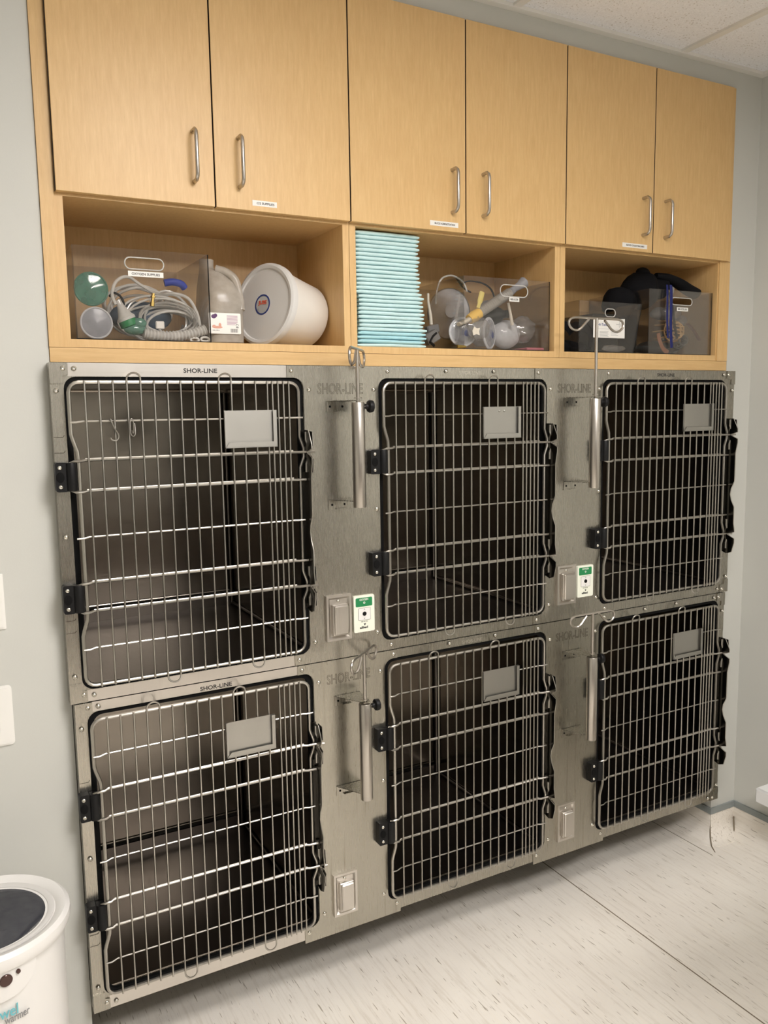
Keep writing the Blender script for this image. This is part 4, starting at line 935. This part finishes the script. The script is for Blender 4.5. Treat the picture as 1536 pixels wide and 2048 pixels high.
# black nylon muzzles heaped over the muzzle bin
def lumpy(parts, seed, amp=.004):
    r_ = random.Random(seed); b = MB()
    for c, r, sx, sy, sz in parts: b.ball(c, r, None, 18, sx, sy, sz)
    for q in range(len(b.v)):
        v = b.v[q]; b.v[q] = (v[0]+amp*math.sin(v[2]*90+seed), v[1]+amp*math.sin(v[0]*80), v[2]+amp*math.sin(v[0]*70+v[1]*60+seed))
    return b
b = lumpy([((1.850, .17, .312), .060, 1.15, 1.0, 1.0), ((1.915, .17, .325), .047, 1.3, 1.0, .85), ((1.78, .19, .275), .055, 1.15, 1, .9), ((1.855, .165, .365), .02, 1.2, 1, 1.0)], 1); solo(b, 'nylon_muzzle', 'blackcloth', 'large black nylon muzzle heaped on top of the muzzle bin', 'muzzle')
b = MB(); b.tube(smooth_path([(1.900, .15, .362), (1.945, .14, .356), (1.985, .13, .340), (2.025, .12, .318), (2.056, .115, .306)], 5), [.014+.012*math.sin(i/20*PI*.62) for i in range(21)], 14, False, None, .7)
solo(b, 'nylon_muzzle', 'blackcloth', 'black muzzle with rounded snout drooping over the bin rim', 'muzzle')
b = lumpy([((1.775, .20, .275), .035, 1.5, .8, .6), ((1.80, .21, .24), .04, 1.0, .8, 1.2)], 4); solo(b, 'nylon_muzzle', 'blackcloth', 'black muzzle sagging behind the left wall of the muzzle bin', 'muzzle')
b = MB(); b.tube(smooth_path([(1.872, .058, .318), (1.872, .054, .28), (1.872, .054, .20), (1.880, .058, .150), (1.886, .060, .118)], 6), .0062, 10, False, None, .3); b.tube(smooth_path([(1.858, .060, .318), (1.856, .056, .28), (1.858, .056, .20), (1.868, .060, .15)], 6), .0045, 10, False, None, .3)
solo(b, 'nylon_strap', 'bluecloth', 'blue webbing strap hanging down the front of the muzzle bin', 'strap')
b = MB(); b.tube(smooth_path([(1.895, .085, .300), (1.908, .080, .25), (1.915, .078, .20), (1.93, .078, .15)], 6), .006, 8, False, None, .25); solo(b, 'nylon_strap', 'blackcloth', 'thin black strap hanging inside the muzzle bin past the tan basket', 'strap')
b = MB(); b.tube(smooth_path([(1.838, .074, .165), (1.845, .073, .14), (1.862, .073, .115), (1.885, .074, .104)], 6), .008, 8, False, None, .25); solo(b, 'leather_strap', 'leather', 'brown leather strap at the lower left of the muzzle bin', 'strap')
b = MB(); b.tube(smooth_path([(2.000, .10, .205), (2.03, .10, .185), (2.062, .10, .150)], 5), .0075, 8, False, None, .25); solo(b, 'leather_strap', 'leather', 'brown leather strap slanting at the right of the muzzle bin', 'strap')
# tan basket muzzle
t = MB(); C0 = Vector((1.938, .105, .178)); r0 = .040
for ring_r, dy in ((1.0, 0), (.72, -.020)):
    t.tube([C0+Vector((r0*ring_r*math.cos(a), dy, r0*ring_r*.85*math.sin(a))) for a in [2*PI*k/28 for k in range(28)]], .0028, 6, True)
for k in range(10):
    a = 2*PI*k/10; t.tube(smooth_path([C0+Vector((r0*math.cos(a), .05, r0*.95*math.sin(a))), C0+Vector((r0*math.cos(a), 0, r0*.85*math.sin(a))), C0+Vector((r0*.72*math.cos(a), -.020, r0*.6*math.sin(a)))], 3), .0026, 6)
for s in (-1, 0, 1): t.tube([C0+Vector((-.028, -.022, .010+.012*s-.006)), C0+Vector((.028, -.022, .012*s))], .0024, 6)
for s in (-1, 1): t.tube([C0+Vector((.012*s-.004, -.022, .022)), C0+Vector((.010*s+.004, -.022, -.024))], .0024, 6)
solo(t, 'basket_muzzle', 'tan', 'tan basket muzzle lying in the muzzle bin', 'muzzle')
b = MB(); C1 = Vector((1.995, .16, .150))
for k in range(6): 
    rr = .050-.006*k; b.tube([C1+Vector((rr*math.cos(a), -.010*k, rr*.8*math.sin(a))) for a in [2*PI*q/26 for q in range(26)]], .0032, 6, True)
for k in range(12):
    a = 2*PI*k/12; b.tube([C1+Vector((.050*math.cos(a), 0, .040*math.sin(a))), C1+Vector((.020*math.cos(a), -.05, .016*math.sin(a)))], .003, 6)
solo(b, 'basket_muzzle', 'darkgrey', 'dark grey basket muzzle at the right of the muzzle bin', 'muzzle')
b = lumpy([((1.93, .17, .125), .04, 2.4, 1.2, .55)], 9, .003); solo(b, 'nylon_muzzle', 'darkgrey', 'dark flattened muzzle along the floor of the muzzle bin', 'muzzle')
b = lumpy([((2.005, .18, .245), .036, 1.3, .7, .8), ((2.035, .16, .215), .026, 1.2, .7, .8)], 12, .004); solo(b, 'plastic_bag', 'film', 'clear bag with a grey muzzle at the upper right of the muzzle bin', 'bag')
b = lumpy([((1.975, .20, .245), .030, 1.4, .7, .7)], 15, .003); solo(b, 'silicone_muzzle', 'midgrey', 'pale grey muzzle seen through the muzzle bin hand hole', 'muzzle')
b = MB(); b.tube(smooth_path([(2.035, .22, .352), (2.055, .22, .348), (2.06, .22, .33), (2.045, .22, .30)], 4), .004, 8); solo(b, 'clear_hook', 'tubing', 'clear plastic hook rising behind the drooping black muzzle', 'hook')

# ================================================================== SMALL THINGS ON THE DOOR
b = MB(); b.tube(smooth_path([(.083, -.004, -.083), (.083, -.010, -.080), (.085, -.012, -.087), (.090, -.012, -.100), (.097, -.012, -.112), (.098, -.012, -.121), (.093, -.012, -.127), (.084, -.012, -.126), (.081, -.012, -.121)], 5), .0016, 8)
solo(b, 's_hook', 'wire', 'small S hook hanging from the top bar of the upper left cage door', 'hook')
b = MB(); x = .128; b.tube(smooth_path([(x-.004, -.013, -.084), (x-.004, -.014, -.112), (x+.001, -.014, -.119), (x+.006, -.014, -.113), (x+.006, -.012, -.090)], 4), .0011, 6)
b.tube(smooth_path([(x-.004, -.013, -.084), (x, -.010, -.080), (x+.003, -.013, -.085), (x+.003, -.014, -.108), (x+.001, -.014, -.112), (x-.001, -.014, -.106)], 4), .0011, 6)
solo(b, 'wire_clip', 'wire', 'wire clip hooked beside the S hook on the upper left cage door', 'clip')

# ================================================================== WALL PLATES
def plate(x0, x1, z0, z1, label, r, raised):
    t = thing('wall_plate', label, 'wall plate', (x0+x1)/2, YW, z0)
    b = MB(); b.prism(rrect(x0, z0, x1, z1, r, 4), YW, YW-.004); b.prism(rrect(x0+.004, z0+.004, x1-.004, z1-.004, r, 4), YW-.004, YW-.0065); b.build('cover', 'plate', t)
    b = MB(); xc, zc = (x0+x1)/2, (z0+z1)/2
    b.box(xc-.017, YW-.009, zc-.033, xc+.017, YW-.0065, zc+.033, None, .001); b.build('rocker', 'plate', t)
plate(-.238, -.1515, -.534, -.4115, 'white switch plate, upper of two left of the cages', .002, 1)
plate(-.240, -.1505, -.798, -.662, 'white rounded wall plate, lower of two left of the cages', .008, 0)

# ================================================================== TOWEL WARMER
cx, cy, zr = -.241, -.130, -1.083
t = thing('towel_warmer', 'white round towel warmer with smoked lid, lower left beside the cages', 'towel warmer', cx, cy, ZF)
Mw = Matrix.Translation((cx, cy, 0)); r = .152
b = MB(); b.lathe([(.0, ZF+.001), (r*.90, ZF+.001), (r*.93, ZF+.02), (r*.94, ZF+.10), (r*.965, zr-.10), (r*.97, zr-.035), (r*1.0, zr-.03), (0, zr-.03)], Mw, 64); body = b.build('body', 'white', t)
b = MB(); b.lathe([(r*.97, zr-.034), (r*1.045, zr-.030), (r*1.075, zr-.018), (r*1.065, zr-.005), (r*1.01, zr+.002), (r*.92, zr-.001), (r*.88, zr-.008), (r*.86, zr-.008)], Mw, 64); b.build('rim', 'white', t)
b = MB(); b.lathe([(r*.865, zr-.010), (r*.865, zr-.004), (r*.84, zr-.003), (r*.785, zr-.006), (r*.775, zr-.016)], Mw, 64); ld = b.build('lid_ring', 'lid', t)
b = MB(); b.lathe([(r*.785, zr-.010), (r*.64, zr-.002), (r*.35, zr+.005), (0, zr+.007)], Mw, 64); b.build('lid_window', 'smoke', t)
b = MB(); b.lathe([(r*.84, zr-.028), (r*.70, zr-.028), (0, zr-.028)], Mw, 48); plab(b.build('inner_well', 'darkgrey', t), 'dark inner well')
b = MB().mat('plate'); b.box(-.04, -.022, 0, .0, .022, .0008, Matrix.Translation((cx-.005, cy-.01, zr+.007)) @ Matrix.Rotation(.35, 4, 'Z')); b.build('lid_label', None, t)
# control panel: raised half-oval on the body front
def onbody(az, z, off=.0): rr = r*.985+off; return Vector((cx+rr*math.sin(az), cy-rr*math.cos(az), z))
b = MB(); n = 20; vs = []; azc = math.radians(6); halfw = math.radians(26)
za = zr-.030; zb_ = zr-.092
pts = [(azc-halfw+2*halfw*i/n, za) for i in range(n+1)]
low = [(azc-halfw*math.cos(PI*i/n), za-(za-zb_)*math.sin(PI*i/n)**.8) for i in range(n+1)]
vs = [onbody(a, z, .004) for a, z in pts]+[onbody(a, z, .004) for a, z in low]+[onbody(a, z, -.006) for a, z in pts]+[onbody(a, z, -.006) for a, z in low]; m = n+1
fs = [(i, i+1, m+i+1, m+i) for i in range(n)]+[(m+i, m+i+1, 3*m+i+1, 3*m+i) for i in range(n)]+[(i, 2*m+i, 2*m+i+1, i+1) for i in range(n)]
b.add(vs, fs, False); pn = b.build('control_panel', 'white', t)
def disc(az, z, rad, mat, nm, off=.0045, par=pn):
    p = onbody(az, z, off); Mx = Matrix.Translation(p) @ Matrix.Rotation(az, 4, 'Z') @ Matrix.Rotation(PI/2, 4, 'X')
    b = MB(); b.lathe([(rad, -.001), (rad, .002), (rad*.9, .0032), (0, .0034)], Mx, 24); b.build(nm, mat, par)
disc(azc+math.radians(3.5), zr-.050, .0118, 'button', 'button'); disc(azc+math.radians(12), zr-.042, .0042, 'button', 'indicator_light'); disc(azc-math.radians(5.5), zr-.052, .0042, 'button', 'indicator_light')
b = MB()
def wrap(txt, azc_, z, h, wid, mat):
    bb = MB(); bb.text(txt, 0, 0, 0, h, wid, .0006, .01)
    b.mat(mat); b.add([onbody(azc_+v[0]/r, z+v[2], .0008-v[1]+(.0) - .0006*0) for v in bb.v], bb.f)
wrap('towel', azc+.0, zr-.118, .022, .056, 'teal'); wrap('warmer', azc+.17, zr-.136, .011, .048, 'greyink')
plab(b.build('logo_print', None, body), 'teal and grey lettering')

# ================================================================== LOW WHITE BOX ON THE RIGHT WALL
t = thing('wall_box', 'white plastic box mounted low on the right wall', 'box', 2.21, -.25, -1.443)
b = MB(); b.box(2.150, -.42, -1.443, XCOR, -.122, -1.388, None, .006); b.build('housing', 'whitebox', t)
b = MB(); b.box(2.200, -.40, -1.452, XCOR, -.14, -1.443, None, .001); b.build('mounting_plate', 'gray', t)

for o in bpy.data.objects:
    if '_o' in o: del o['_o']
